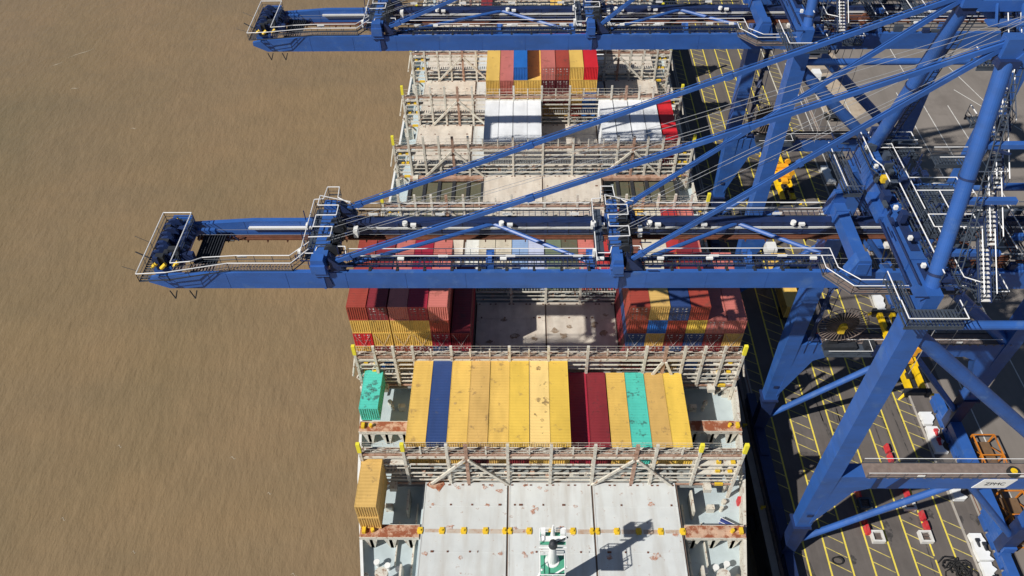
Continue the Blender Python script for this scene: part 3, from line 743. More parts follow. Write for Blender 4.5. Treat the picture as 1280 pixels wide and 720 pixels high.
def crane(label):
    rt = empty('ship_to_shore_crane', (44, 4, ZQ), label, 'crane', 'blue quay cranes')
    YN, YF = -5.2, 13.3; XW, XL = 30.6, 58.0
    G0, G1 = 31.5, 33.6                                     # girder bottom and top
    NY0, NY1, FY0, FY1 = .8, 1.25, 7.9, 8.4
    # --- legs: bent box from the bogie up to the knee
    for Y in (YN, YF):
        for X, s in ((XW, 1), (XL, -1)):
            b = MB(); dk = MB()
            b.bar((X+s*.1, Y, -4.0), (X, Y, 8.5), 1.8, 1.4, up=(0, 1, 0), w2=1.85, h2=2.0)
            b.bar((X, Y, 8.5), (X, Y, 36.0 if X == XW else 35.5), 1.85, 2.0, up=(0, 1, 0))
            # haunch towards the portal beam
            b.prism([(X+s*.6, -3.0), (X+s*.8, 8.3), (X+s*5.2, 8.3), (X+s*5.2, 5.9), (X+s*3.4, 5.0)], 'y', Y-.86, Y+.86)
            leg = b.build('leg', BL, rt)
            d = MB(); d.bar((X+s*.1, Y, -11.0), (X+s*.1, Y, -4.02), 1.6, 1.4, up=(0, 1, 0), w2=1.85, h2=1.45)
            d.box(X-1.1, X+1.1, Y-1.0, Y+1.0, -4.3, -4.0)
            for z in (-1.0, 10): d.box(X-.3, X+.3, Y-.98, Y-.90, z, z+.5)
            d.build('leg_joint', DK, leg)
            sm = MB()
            for z in (13, 18.5, 24, 29.5): sm.box(X-.94, X+.94, Y-1.01, Y+1.01, z, z+.10)
            sm.build('weld_band', BL, leg, keep=True)
        # portal beam with walkway
        p = MB(); p.box(XW+5.2, XL-5.2, Y-.9, Y+.85, 5.9, 8.3); p.build('portal_beam', BL, rt)
        pb = rt.children[-1] if False else bpy.data.objects[-1] if False else None
        pj = MB(); pj.box(XW+5.0, XW+5.6, Y-.96, Y-.905, 5.85, 8.35); pj.prism([(XW+6.6, 5.88), (XW+7.9, 5.88), (XW+8.6, 8.32), (XW+7.6, 8.32)], 'y', Y-.95, Y-.905)
        pj.build('beam_splice', DK, rt)
        wk = MB(); wk.box(XW+3.6, XL-2, Y-1.1, Y+.7, 8.55, 8.62)
        for i in range(24): wk.bar((XW+4+i, Y-.9, 8.2), (XW+4+i, Y-1.1, 8.55), .07, .1)
        wk.build('beam_walkway', M['grate'], rt)
        hrail(rt, [(XW+3.6, Y-1.1, 8.62), (XL-2, Y-1.1, 8.62)], 1.0, .035); hrail(rt, [(XW+3.6, Y+.7, 8.62), (XL-2, Y+.7, 8.62)], 1.0, .035)
        MB().box(XW+9, XW+9.8, Y-1.14, Y-1.1, 8.9, 9.2).box(XW+20, XW+20.7, Y-1.14, Y-1.1, 8.9, 9.2).build('marker_plate', M['lamp'], rt)
        # K brace under the beam, tie and diagonal above
        ya = Y
        MB().tube((XW+.2, ya, -9.6), (45.8, ya, 5.6), .42, 14).build('lower_brace', BL, rt)
        MB().tube((XL-.2, ya, -8.0), (46.8, ya, 5.6), .42, 14).box(45.0, 47.6, ya-.5, ya+.5, 5.2, 5.92).build('lower_brace', BL, rt)
        MB().tube((XW+1.0, ya, 33.2), (XL-1, ya, 33.2), .42, 14).build('upper_tie', BL, rt)
        MB().tube((XW+1.0, ya, 31.9), (XL-1, ya, 8.4), .72, 16).build('diagonal_brace', BL, rt)
    # --- sill beams and bogies
    for X in (XW, XL):
        b = MB(); zs = -11.1 if X == XW else -9.4; b.box(X-.8, X+.8, YN-1.0, YF+1.0, zs-1.1, zs); sb = b.build('sill_beam', BL if X == XL else DK, rt)  # waterside sill and bogies darkened, shade painted into their colour
        for Y in (YN, YF):
            e = MB(); e.box(X-.6, X+.6, Y-5.2, Y+5.2, -11.5, -10.9); e.box(X-.75, X+.75, Y-1, Y+1, -11.6, -11.0)
            for j in (-3.8, -1.3, 1.3, 3.8): e.box(X-.65, X+.65, Y+j-1.05, Y+j+1.05, -12.4, -11.5)
            e.box(X-.4, X+.4, Y-5.6, Y-5.2, -12.3, -11.4); bo = e.build('bogie', BL if X == XL else DK, rt)
            w_ = MB()
            for j in (-4.3, -3.3, -1.8, -.8, .8, 1.8, 3.3, 4.3): w_.tube((X-.15, Y+j, -12.55), (X+.15, Y+j, -12.55), .38, 12)
            w_.build('wheels', M['dark'], bo)
    # --- top cross girder joining the waterside knees, plus hinge cross beams
    b = MB(); b.box(30.0, 31.3, YN-.9, YF+.9, 36.2, 38.0); b.box(29.85, 31.45, -2.0, -1.75, 36.05, 38.15); b.box(29.85, 31.45, 9.6, 9.85, 36.05, 38.15); b.box(29.85, 31.45, 4.9, 5.15, 36.05, 38.15); b.box(30.2, 31.1, 10.5, 13.6, 38.0, 38.9); b.box(29.5, 30.0, 4.5, 8.0, 36.3, 37.1)
    b.build('cross_girder', BL, rt)
    b = MB(); b.box(56.8, 59.2, YN-1, YF+1, 35.5, 37.9); b.build('cross_girder', BL, rt)
    b = MB(); b.box(27.0, 28.1, .2, 9.2, 33.9, 35.2); b.box(26.9, 28.2, 7.3, 7.5, 33.8, 35.35); b.prism([(26.5, 33.7), (28.5, 33.7), (28.0, 36.2), (27.0, 36.2)], 'y', 8.6, 9.5)
    b.prism([(26.4, 33.65), (28.7, 33.65), (28.1, 35.6), (27.0, 35.6)], 'y', .3, 1.5); b.build('hinge_beam', BL, rt)
    # --- boom and trolley girders
    for Y0, Y1, near in ((NY0, NY1, True), (FY0, FY1, False)):
        b = MB()
        b.prism([(-36.8, G0), (30.2, G0), (30.2, G1), (-30.0, G1), (-36.8, G1-.5), (-38.5, G1-.8), (-38.5, G1-1.25)], 'y', Y0, Y1)
        g = b.build('boom_girder', BL, rt)
        sm = MB()
        for i in range(11): sm.box(-31+i*5.6, -30.93+i*5.6, Y0-.02, Y0, G0+.05, G1-.05)
        sm.build('weld_seam', BL, g)
        MB().box(30.25, 84, Y0-.05, Y1+.05, G0-.1, G1).build('trolley_girder', BL, rt)
        t = MB(); iy = Y1 if near else Y0-.55
        t.box(-36, 84, iy, iy+.55, G0+.02, G0+.2); t.box(-36, 84, iy+.2, iy+.32, G0+.2, G0+.34)
        for i in range(60): t.box(-35+i*2, -34.9+i*2, iy, iy+.55, G0-.3, G0+.02)
        t.build('trolley_rail', M['rusty'], rt)
        if not near:
            c = MB(); c.box(-30.5, 84, Y0-.42, Y0-.04, G1-.75, G1-.62); c.box(-30.5, 84, Y0-.42, Y0-.36, G1-.75, G1-.5)
            c.build('cable_tray', M['white'], g)
            c = MB(); c.box(-20.5, 84, Y0-.30, Y0-.02, G1-.75, G1+.04); c.box(-20.5, 84, Y0-.02, Y1+.02, G1+.005, G1+.045); c.box(-20.5, 84, Y0-.3, Y0-.02, G1-1.5, G1-1.0)
            for i in range(50): c.box(-20+i*2.1, -19.7+i*2.1, Y0-.36, Y0-.02, G1-1.55, G1)
            c.build('cable_duct', DK, g)
        else:
            c = MB()
            for i in range(28): c.box(-20+i*2.55-.12, -20+i*2.55+.12, Y1-.25, Y1+.35, G1-.25, G1+.08)
            for i in range(28): c.tube((-20+i*2.55, Y1+.1, G1), (-20+i*2.55, Y1+.1, G1+1.0), .04, 5)
            c.build('girder_bracket', M['dark'], g)
        ln = MB()
        for x in (-14.5, -5, 4.0, 9.5, 14, 23.5, 38, 47):
            if near: ln.box(x-.3, x+.3, Y1+.3, Y1+.55, G1+.9, G1+1.1)
            else: ln.box(x+.25, x+.8, Y0-.75, Y0-.45, G1-.1, G1+.15); ln.tube((x-.3, Y0-.5, G1-.05), (x-.3, Y0-.5, G1+.3), .26, 10)
        ln.build('floodlight', M['lamp'], g)
        # paired white name plates of the boom walkway
        pl = MB()
        for i in range(9):
            xx = (-30+i*6.3) if near else (-18.4+i*6.6)
            if near and -25 < xx < -20: continue
            yy = (Y1+1.02) if near else Y0+.2
            pl.box(xx, xx+.9, yy, yy+.04, G1+.55, G1+.85)
        pl.build('marker_plate', M['lamp'], g)
    # boom tip: cross beam, sheaves, platform
    b = MB(); b.box(-38.2, -36.0, 1.8, 7.9, 32.0, 33.4); b.box(-37.9, -36.0, 6.8, 8.4, 33.0, 34.0); b.box(-38.2, -33.6, 6.8, 7.2, 32.8, 33.4); b.build('tip_beam', BL, rt)
    d = MB()
    for i in range(9):
        y = 1.9+i*.62; d.tube((-37.3-.25*(i % 2), y, 34.0), (-37.3-.25*(i % 2), y+.28, 34.0), .75, 12, 0)
        d.tube((-35.8, y, 33.6), (-35.8, y+.25, 33.6), .55, 10, 0)
    for i in range(12):
        x, y = random.uniform(-38.2, -35.4), random.uniform(1.2, 7.0); d.box(x, x+random.uniform(.4, 1.2), y, y+.5, 33.3, 34+random.random()*.9, random.choice((0, 1)))
    d.box(-34.9, -32.6, 1.9, 7.0, 32.5, 32.56, 1)
    for i in range(9): d.box(-34.8+i*.26, -34.72+i*.26, 1.9, 7.0, 32.56, 32.7, 1)
    d.tube((-33.8, 6.6, 32.2), (-31.9, 6.6, 32.2), .09, 6, 1)
    for i in range(4): d.bar((-35.6+i, 6.9, 31.9), (-35.1+i, 6.9, 32.9), .1, .1); d.bar((-35.1+i, 6.9, 32.9), (-34.6+i, 6.9, 31.9), .1, .1)
    d.build('tip_sheaves', [DK, M['dark']], rt)
    y_ = MB()
    for x, y in ((-37.9, 1.3), (-37.0, 1.2), (-38.2, 2.6), (-37.6, 7.4), (-35.9, 1.5)): y_.tube((x, y, 33.8), (x+.5, y+.2, 34.2), .18, 8)
    y_.build('tip_fitting', M['yellow'], rt)
    w = MB(); grating(w, -38.3, -37.5, -.6, 7.6, 34.0, 'y'); grating(w, -37.5, -35.7, 6.7, 7.6, 34.0, 'x'); w.build('tip_platform', M['rail_dark'], rt)
    hrail(rt, [(-35.6, .7, 34.0), (-35.6, 7.6, 34.0), (-38.35, 7.6, 34.0), (-38.3, -.7, 34.0), (-35.6, -.5, 34.0), (-30.5, 1.0, 33.65), (-24.6, 1.0, 33.65), (-23.2, 2.6, 33.9)], 1.05, .05)
    hrail(rt, [(-35.6, .7, 34.0), (-33.8, .9, 34.0), (-33, 1.7, 33.7), (-30.0, 2.0, 33.65), (-24.9, 2.0, 33.65), (-23.3, 3.6, 33.9)], 1.05, .05)
    w = MB(); grating(w, -36, -24.6, 1.05, 1.95, 33.66, 'x'); w.build('boom_walkway', M['grate'], rt)
    f_ = MB()
    for x in (-36.8, -34.9): f_.bar((x, .6, G0-.1), (x+.35, .4, G0-1.0), .09, .09); f_.bar((x+.7, .6, G0-.1), (x+.35, .4, G0-1.0), .09, .09)
    f_.tube((-38.3, 2.4, 33.9), (-39.6, 2.6, 34.6), .07, 5); f_.tube((-38.3, -.2, 34.9), (-39.8, .1, 35.2), .025, 5); f_.tube((-38.3, 3.5, 34.9), (-39.8, 3.9, 35.4), .025, 5)
    f_.build('buffer_bracket', M['dark'], rt)
    # --- outer and middle cross frames that carry the stays
    for X, wd in ((-22.0, 1.35), (5.5, 1.0)):
        b = MB(); b.box(X-wd/2, X+wd/2, .3, 9.4, 33.9, 34.9)
        for Y0 in (.5, 8.0): b.prism([(X-wd/2-.15, G1-.2), (X+wd/2+.15, G1-.2), (X+wd/2-.1, 35.5), (X-wd/2+.1, 35.5)], 'y', Y0, Y0+.9)
        b.box(X+.0, X+.22, .70, .79, G0+.0, G1+.3)
        b.build('stay_frame', BL, rt)
        k = MB(); k.prism([(X+wd/2+.3, G1+.1), (X+2.4, G1+.25), (X+wd/2+.3, 35.5)], 'y', .9, 1.7); k.prism([(X+wd/2+.3, G1+.1), (X+2.4, G1+.25), (X+wd/2+.3, 35.5)], 'y', 8.2, 9.0)
        k.prism([(X+.35, G0+.1), (X+.9, G0+.6), (X+.6, G1+.2), (X+.35, G1+.2)], 'y', .68, .8); k.build('stay_bracket', DK, rt)
        s_ = MB()
        for y in (2.5, 3.7, 5.0, 6.2): s_.tube((X+.9, y, 34.7), (X+.9, y+.3, 34.7), .7, 12)
        for i in range(10): s_.box(X+random.uniform(-.8, 1.2), X+random.uniform(1.2, 1.7), y_0 := random.uniform(.5, 8.5), y_0+.5, 33.7, 34.6)
        s_.build('rope_sheave', M['dark'], rt)
        w = MB(); w.box(X-1.8, X-1.0, 2.4, 9.3, 33.8, 33.86); w.build('cross_walkway', M['rail_dark'], rt)
        xl = X-1.9
        hrail(rt, [(xl, 1.0 if X > 0 else 1.9, 33.86), (xl, 9.6, 33.86), (xl+.9, 9.7, 33.86), (xl+1.0, 11.5, 33.86), (xl+2.2, 11.5, 33.86), (xl+2.3, 9.9, 33.86), (xl+4, 8.95, 33.66)], 1.1, .05)
        hrail(rt, [(X-.9, 2.6, 35.4), (X+1.1, 2.7, 35.4), (X+1.1, 4.0, 35.4), (X-.7, 4.0, 35.4), (X-.7, 5.6, 35.4), (X+1.2, 5.6, 35.4), (X+1.2, 7.0, 35.4), (X-.8, 7.0, 35.4), (X-.8, 8.4, 35.4), (X+2.0, 8.4, 34.6)], 1.1, .05)
        hrail(rt, [(xl, 2.2, 33.7), (X-.6, 2.2, 33.7), (X-.4, 2.9, 33.9), (X+2.2, 2.9, 33.9), (X+2.4, 1.95, 33.66)], 1.1, .05)
        lp = MB(); lp.box(xl-.3, xl-.05, 2.3, 2.7, 34.0, 34.9); lp.box(xl-.25, xl-.05, 6.0, 6.4, 34.2, 34.8); lp.box(X+2.4, X+2.8, 5.7, 6.5, 33.4, 34.3); lp.build('floodlight', M['lamp'], rt)
    # --- walkways beside and on the girders
    w = MB(); grating(w, -19.6, 25.2, 1.95, 2.85, 33.55, 'x', .42, .07)
    for y in (1.88, 2.9): w.box(-19.6, 25.2, y-.05, y+.05, 33.3, 33.52)
    w.build('boom_walkway', DK, rt)
    s_ = MB()
    s_.box(-19.6, 24, 3.3, 3.45, 32.6, 32.75); s_.box(-19.6, 24, 3.3, 3.4, 33.3, 33.4)
    for i in range(22): s_.bar((-19+i*2, 1.8, 33.3), (-19+i*2, 3.4, 33.3), .08, .1)
    s_.build('walkway_stringer', DK, rt)
    for a, c in ((-19.6, 3.4), (7.6, 25.3)):
        hrail(rt, [(a, 1.95, 33.58), (c, 1.95, 33.58)], 1.1, .042, 2.4); hrail(rt, [(a, 2.9, 33.58), (c, 2.9, 33.58)], 1.1, .042, 2.4)
        hrail(rt, [(a, 8.45, 33.6), (c if c < 20 else 26.0, 8.45, 33.6)], 1.1, .042, 2.4); hrail(rt, [(a, 9.3, 33.6), (c if c < 20 else 26.0, 9.3, 33.6)], 1.1, .042, 2.4)
    w = MB(); grating(w, -20, 84, 8.45, 9.3, 33.6, 'x', .6, .06); w.build('girder_walkway', DK, rt, keep=True)
    hrail(rt, [(33, 8.0, 33.66), (84, 8.0, 33.66)], 1.1, .04, 2.4); hrail(rt, [(33, 9.2, 33.66), (84, 9.2, 33.66)], 1.1, .04, 2.4)
    hrail(rt, [(35, 2.0, 33.66), (84, 2.0, 33.66)], 1.1, .04, 2.4); hrail(rt, [(35, 2.9, 33.66), (84, 2.9, 33.66)], 1.1, .04, 2.4)
    # walkway that steps round the knee on the near side
    hrail(rt, [(25.3, 2.9, 33.58), (25.4, .4, 33.6), (27.0, -1.15, 33.6), (29.2, -1.15, 33.6)], 1.1, .045)
    hrail(rt, [(24.3, 1.95, 33.58), (24.3, .4, 33.6), (26.2, -1.9, 33.6), (32.2, -1.9, 33.6), (36, -1.9, 33.6)], 1.1, .045)
    w = MB(); w.prism([(24.3, 1.9), (25.4, 1.9), (25.4, .4), (27.0, -1.15), (36, -1.15), (36, -1.9), (26.2, -1.9), (24.3, .4)], 'z', 33.5, 33.58); w.build('corner_walkway', M['grate'], rt)
    # zig-zag bracing between the two girders
    nodes = [(-20.0, 2.0), (-6.1, 7.8), (3.2, 2.4), (7.0, 2.2), (17.9, 7.8), (25.0, 3.6)]
    for a, c in ((0, 1), (1, 2), (3, 4), (4, 5)):
        MB().tube((*nodes[a], 33.3), (*nodes[c], 33.3), .22, 8).build('wind_brace', BL, rt)
    gz = MB()
    for x in (-6.3, 3.2, 18.0): gz.box(x-.38, x+.38, 1.75, 4.0, 33.0, 33.5); gz.bar((x, 1.9, 33.2), (x, 2.9, 34.2), .4, .12)
    gz.build('gusset', BL, rt)
    # --- A frame, apex and stays
    AZ = 56.7
    for Y0, Y1, ye in ((YN+.3, 1.0, 1.3), (YF-.3, 8.9, 8.6)):
        b = MB(); b.tube((30.8, Y0, 37.5), (31.5, Y1, 55.4), .60, 24); o = b.build('mast_tube', BL, rt, smooth=False)
        c = MB(); c.tube((30.86, Y0+(Y1-Y0)*.07, 38.8), (30.88, Y0+(Y1-Y0)*.085, 39.0), .68, 24)
        c.tube((31.17, Y0+(Y1-Y0)*.52, 46.8), (31.18, Y0+(Y1-Y0)*.527, 46.95), .66, 24)
        c.box(30.8, 32.3, Y1-.6, Y1+.6, 55.0, 55.6); c.build('tube_collar', DK, o)
        MB().tube((32.2, Y1, 55.8), (57.5, Y0, 38.2), .42, 12).build('back_brace', BL, rt)
        for X, z, oy in ((-20.6, 34.6, 0), (6.7, 34.8, 0)):
            r_ = .29 if X < 0 else .27
            s_ = MB(); s_.bar((X, ye+oy, z), (31.6, ye, AZ), .27, .38, 0); st = s_.build('forestay', BL, rt)
            j = MB(); A, B_ = Vector((X, ye, z)), Vector((31.6, ye, AZ))
            for t in ((.02, .34, .66) if X < 0 else (.03, .5)):
                p = A+(B_-A)*t; q_ = A+(B_-A)*(t+.012); j.bar(p, q_, .40, .54)
            j.build('stay_joint', BL, st)
            l_ = MB(); l_.bar((X+.2, ye, z+.1+.42), (31.6, ye, AZ+.42), .06, .06); l_.build('stay_rail', M['rail_white'] if False else BL, st)
    b = MB(); b.box(30.9, 32.2, .8, 1.8, 55.6, 57.1); b.box(32.2, 41, .8, 1.8, 55.3, 56.2); b.box(30.9, 32.2, 8.1, 9.1, 55.6, 57.1); b.box(32.2, 41, 8.1, 9.1, 55.3, 56.2); b.box(38.5, 40, 1.8, 8.1, 55.3, 56.6); b.box(33, 41, 7.0, 8.0, 54.6, 54.75)
    for x in (33.5, 35.5, 37.5): b.bar((x, 7.0, 54.7), (x, 8.2, 56.0), .15, .15)
    b.build('apex_beam', BL, rt, keep=True)
    s_ = MB()
    for y in (2.5, 3.5, 4.5, 5.5, 6.5): s_.tube((38.6, y, 57.2), (38.6, y+.25, 57.2), .6, 12)
    s_.build('apex_sheave', DK, rt)
    hrail(rt, [(33.5, .2, 55.5), (41, .2, 55.5)], 1.1, .05); hrail(rt, [(33.2, 9.6, 56.4), (33.0, 10.6, 56.4), (41, 10.6, 56.4)], 1.1, .05)
    # hoist ropes running from the apex to the boom tip and boom
    for i, (y, x, z) in enumerate(((3.4, -21.5, 35.2), (3.8, -21.5, 35.2), (5.2, -21.5, 35.2), (5.8, -21.5, 35.2), (4.3, 5.6, 35.3), (4.7, 5.6, 35.3), (6.4, 5.6, 35.3), (6.9, 5.6, 35.3))):
        MB().tube((x, y, z), (38.6, y+.15, 57.6), .020, 5).build('luffing_rope', M['rope'], rt)
    for y in (2.3, 3.0, 6.4, 7.1): MB().tube((-35, y, 33.2), (60, y, 33.2), .018, 4).build('trolley_rope', M['rope'], rt)
    # --- knee platforms, stairs and cabinets
    def plat(x0, x1, y0, y1, z, rails='nesw', cut=True):
        w = MB(); grating(w, x0, x1, y0+.1, y1-.1, z, 'x', .30, .18); w.box(x0, x1, y0, y0+.12, z-.3, z-.06); w.box(x0, x1, y1-.12, y1, z-.3, z-.06); w.build('platform', M['rail_dark'], rt, keep=True)
        c = [(x0, y0, z), (x1, y0, z), (x1, y1, z), (x0, y1, z)]; E_ = {'s': (0, 1), 'e': (1, 2), 'n': (2, 3), 'w': (3, 0)}
        run = []
        for s2 in 'senw':
            if s2 in rails:
                a, c2 = E_[s2]
                if run and run[-1] == c[a]: run.append(c[c2])
                else:
                    if run: hrail(rt, run, 1.1, .05)
                    run = [c[a], c[c2]]
        if run: hrail(rt, run, 1.1, .05)
    plat(28.0, 32.8, -8.1, -6.1, 36.4, 'sew'); plat(27.9, 29.5, -6.1, -2.8, 36.4, 'w')
    plat(27.6, 29.3, 8.4, 15.2, 36.4, 'sw'); plat(31.9, 36.2, 14.6, 16.6, 36.6); plat(31.2, 35.3, 12.2, 13.4, 38.0, 'ns')
    plat(32.3, 36.6, 5.4, 7.2, 38.4); plat(32.3, 36.2, .6, 2.2, 38.4); plat(32.4, 34.4, 2.2, 5.4, 38.4, 'e')
    hrail(rt, [(29.7, 14.0, 38.65), (29.7, 9.6, 38.65), (30.2, 8.6, 38.65), (30.2, 6.3, 38.65), (31.0, 6.2, 38.65), (31.0, -5.2, 38.65)], 1.1, .055)
    hrail(rt, [(32.1, 12.0, 38.65), (32.1, 2.6, 38.65)], 1.1, .045); hrail(rt, [(32.4, .2, 38.65), (32.4, -5.6, 38.65), (33.6, -6.2, 38.65)], 1.1, .045)
    cb = MB()
    for i in range(46):
        x, y = random.uniform(29.2, 35.5), random.uniform(-5.5, 15.0); z = 38.65 if x < 32 else 37.2
        cb.box(x, x+random.uniform(.2, 1.0), y, y+random.uniform(.2, .9), z, z+random.uniform(.2, 1.1), random.choice((0, 0, 1)))
    for i in range(14):
        x, y = random.uniform(32.5, 35.5), random.uniform(0, 13); cb.tube((x, y, 35), (x+random.uniform(-1, 1), y+random.uniform(-1.5, 1.5), 39), .07, 5, 0)
    cb.build('service_cabinet', [DK, M['rail_dark']], rt)
    sc = MB()
    for i in range(90):
        x, y, z = random.uniform(28.4, 35.6), random.uniform(-7.5, 16), random.uniform(34.6, 38.4)
        if 26 < x < 31.8 and -6 < y < 14 and z < 38: x = random.uniform(31.9, 35.8)
        a_ = random.choice(((1, 0, 0), (0, 1, 0), (0, 0, 1), (0, 1, 0), (1, 0, 0))); L_ = random.uniform(.8, 2.4)
        sc.bar((x, y, z), (x+a_[0]*L_, y+a_[1]*L_, z+a_[2]*L_), .09, .09, random.choice((0, 0, 0, 1)))
    for i in range(26):
        y = -5.5+i*.75; sc.box(31.7, 32.35, y, y+.4, 38.0, 38.06)
    sc.build('access_framework', [DK, M['rail_dark']], rt)
    pc = MB()
    for y0_, y1_ in ((-4.6, -2.4), (-.9, 3.2), (5.6, 8.9)): pc.box(30.3, 31.1, y0_, y1_, 38.0, 38.07)
    pc.path([(29.6, -5, 38.25), (29.6, 3.4, 38.25), (30.0, 3.9, 38.25), (30.0, 13, 38.25)], .09, 6); pc.path([(29.35, -4, 37.2), (29.35, 4, 37.2)], .12, 6)
    pc.build('cover_panel', DK, rt)
    tk = MB()
    for i in range(60):
        x, y = random.uniform(-24.5, -19.5), random.uniform(.4, 9.3); L_ = random.uniform(.5, 1.6)
        a_ = random.choice(((1, 0, 0), (0, 1, 0), (0, 0, 1))); z = random.uniform(33.7, 34.6); tk.bar((x, y, z), (x+a_[0]*L_, y+a_[1]*L_, z+a_[2]*L_), .08, .08)
    for i in range(60):
        x, y = random.uniform(3.5, 8.6), random.uniform(.4, 9.3); L_ = random.uniform(.5, 1.6)
        a_ = random.choice(((1, 0, 0), (0, 1, 0), (0, 0, 1))); z = random.uniform(33.5, 34.4); tk.bar((x, y, z), (x+a_[0]*L_, y+a_[1]*L_, z+a_[2]*L_), .08, .08)
    tk.build('reeving_framework', DK, rt)
    lm_ = MB(); lm_.box(29.9, 30.5, 7.1, 7.7, 38.9, 39.5); lm_.build('orange_beacon', M['yellow'], rt)
    ws = MB()
    for y in (12.0, 9.1, 3.3, -.6, -3.9): ws.box(29.85, 30.15, y, y+.3, 39.0, 39.35)
    ws.build('floodlight', M['lamp'], rt)
    # leg ladder towers below the knees
    for Y in (YF,):
        lt2 = MB()
        for i in range(9):
            z = 9+i*3.0; lt2.box(32.4, 33.6, Y-.9+(i % 2)*.6, Y+.9, z, z+.05); lt2.bar((32.6, Y-.8, z), (33.4, Y+.8, z+3), .5, .08)
        for dx, dy in ((0, -.9), (1.2, -.9), (0, .9), (1.2, .9)): lt2.tube((32.4+dx, Y+dy, 6.6), (32.4+dx, Y+dy, 36.4), .05, 4)
        lt2.build('leg_stair', DK, rt)
    plat(41.5, 43.0, 1.6, 8.6, 34.7, 'ew'); plat(36.2, 38.6, -3.6, -1.2, 34.7); plat(46.5, 48.5, 2.0, 7.6, 34.7, 'ewn'); plat(37.0, 40.6, 9.4, 10.8, 34.7, 'nse'); plat(38.0, 41.6, 13.0, 14.6, 36.2, 'nse')
    for Y0, Y1 in ((YN+.3, 1.0), (YF-.3, 8.9)):
        la = MB()
        A, B_ = Vector((31.9, Y0-.2, 39.5)), Vector((32.4, Y1-.2, 54.8))
        la.tube(A, B_, .05, 5); la.tube(A+Vector((.5, 0, 0)), B_+Vector((.5, 0, 0)), .05, 5)
        for i in range(30):
            p = A+(B_-A)*i/29; la.tube(p, p+Vector((.5, 0, 0)), .035, 4)
        la.build('mast_ladder', M['rail_dark'], rt)
    mg = MB()
    for i in range(34):
        x, y = random.uniform(33, 50), random.choice((random.uniform(.7, 1.5), random.uniform(8.0, 9.2), random.uniform(2.6, 7)))
        z = 33.62 if (y < 1.6 or y > 7.9) else 34.75
        if z > 34 and not (41.5 < x < 42.8 or 46.5 < x < 48.3): continue
        mg.box(x, x+random.uniform(.3, 1.1), y, y+random.uniform(.2, .5), z, z+random.uniform(.2, .8), random.choice((0, 1, 2)))
    mg.build('service_cabinet', [DK, M['rail_dark'], BL], rt)
    # stair flights climbing beside the mast tube
    zz, yy = 38.4, -7.2
    for i in range(5):
        p0 = (34.0+.3*i, yy, zz); p1 = (34.0+.3*i, yy+4.0, zz+3.3)
        s_ = MB()
        for dx in (-.45, .45): s_.bar((p0[0]+dx, p0[1], p0[2]), (p1[0]+dx, p1[1], p1[2]), .08, .3)
        for j in range(14):
            t = (j+.5)/14; s_.box(p0[0]-.45, p0[0]+.45, yy+4*t-.12, yy+4*t+.12, zz+3.3*t-.02, zz+3.3*t+.03, 1)
        s_.build('stair', [DK, M['offwhite']], rt)
        for dx in (-.5, .5): hrail(rt, [(p0[0]+dx, p0[1], p0[2]), (p1[0]+dx, p1[1], p1[2])], 1.1, .045)
        plat(p1[0]-1.9, p1[0]+1.1, p1[1], p1[1]+1.3, p1[2], 'esw' if i % 2 else 'ew')
        zz += 3.3; yy += 3.1
    bz = MB()
    for t in (.18, .42, .66):
        z = 37.5+17.9*t; y = YN+.3+6*t; bz.bar((31.3, y, z), (35.5, y, z), .5, .4); bz.bar((32.0, y, z-.2), (35.2, y+1.5, z-2), .2, .2)
    bz.build('stair_bracket', BL, rt)
    # --- trolley with cab and headblock ropes, festoon cables
    TX = 41.0
    b = MB(); b.box(TX-3.6, TX+3.6, 2.0, 2.5, 31.95, 32.6); b.box(TX-3.6, TX+3.6, 7.1, 7.6, 31.95, 32.6)
    for x in (-3.4, -1.2, 1.2, 3.2): b.box(TX+x-.25, TX+x+.25, 2.5, 7.1, 32.0, 32.5)
    for x in (-1.3, 1.3):
        for y in (3.2, 6.2): b.tube((TX+x, y, 32.9), (TX+x, y+.3, 32.9), .45, 10)
    tr = b.build('trolley', M['rusty'], rt)
    c = MB(); c.box(TX-6.6, TX-4.2, 2.9, 5.1, 28.9, 31.3); c.box(TX-5.9, TX-4.7, 3.4, 4.6, 31.3, 32.0); cab = c.build('operator_cab', M['white'], tr)
    MB().box(TX-6.65, TX-6.0, 3.05, 4.95, 29.0, 30.6).box(TX-6.3, TX-4.5, 2.86, 2.9, 29.3, 30.7).build('cab_window', M['glass'], cab)
    ft = MB()
    for i in range(7):
        x = 32.5+i*.95
        pts = [(x, 6.4-j*.0, 31.4-2.0*math.sin(math.pi*j/8)) for j in range(9)]
        pts = [(x+.85*j/8, 6.2, 31.6-2.2*math.sin(math.pi*j/8)) for j in range(9)]
        ft.path(pts, .09, 5); pts = [(x+.85*j/8, 3.0, 31.6-2.2*math.sin(math.pi*j/8)) for j in range(9)]; ft.path(pts, .09, 5)
    ft.build('festoon_cable', M['black'], rt)
    fw = MB()
    for i in range(7): fw.box(32.3+i*.95, 32.7+i*.95, 5.9, 6.5, 31.6, 32.0)
    fw.build('festoon_trolley', M['offwhite'], rt)
    for x in (-1.2, 1.2):
        for y in (3.3, 6.3): MB().tube((TX+x, y, 14.6), (TX+x*1.0, y, 32.4), .035, 5).build('hoist_rope', M['rope'], rt)
    # --- machinery house far back on the girders (outside the picture, seen from the side)
    MB().box(62, 78, -1.5, 10.8, 34.2, 39.5).build('machinery_house', M['blue'], rt)
    # --- monospiral cable reel standing on the far portal beam
    b = MB(); rc = Vector((35.1, YF-1.9, 13.4)); n = 36
    for i in range(n):
        a = 2*math.pi*i/n; b.bar(rc+Vector((.5*math.cos(a), -.1, .5*math.sin(a))), rc+Vector((2.9*math.cos(a), -.1, 2.9*math.sin(a))), .06, .08, 0, up=(0, 1, 0))
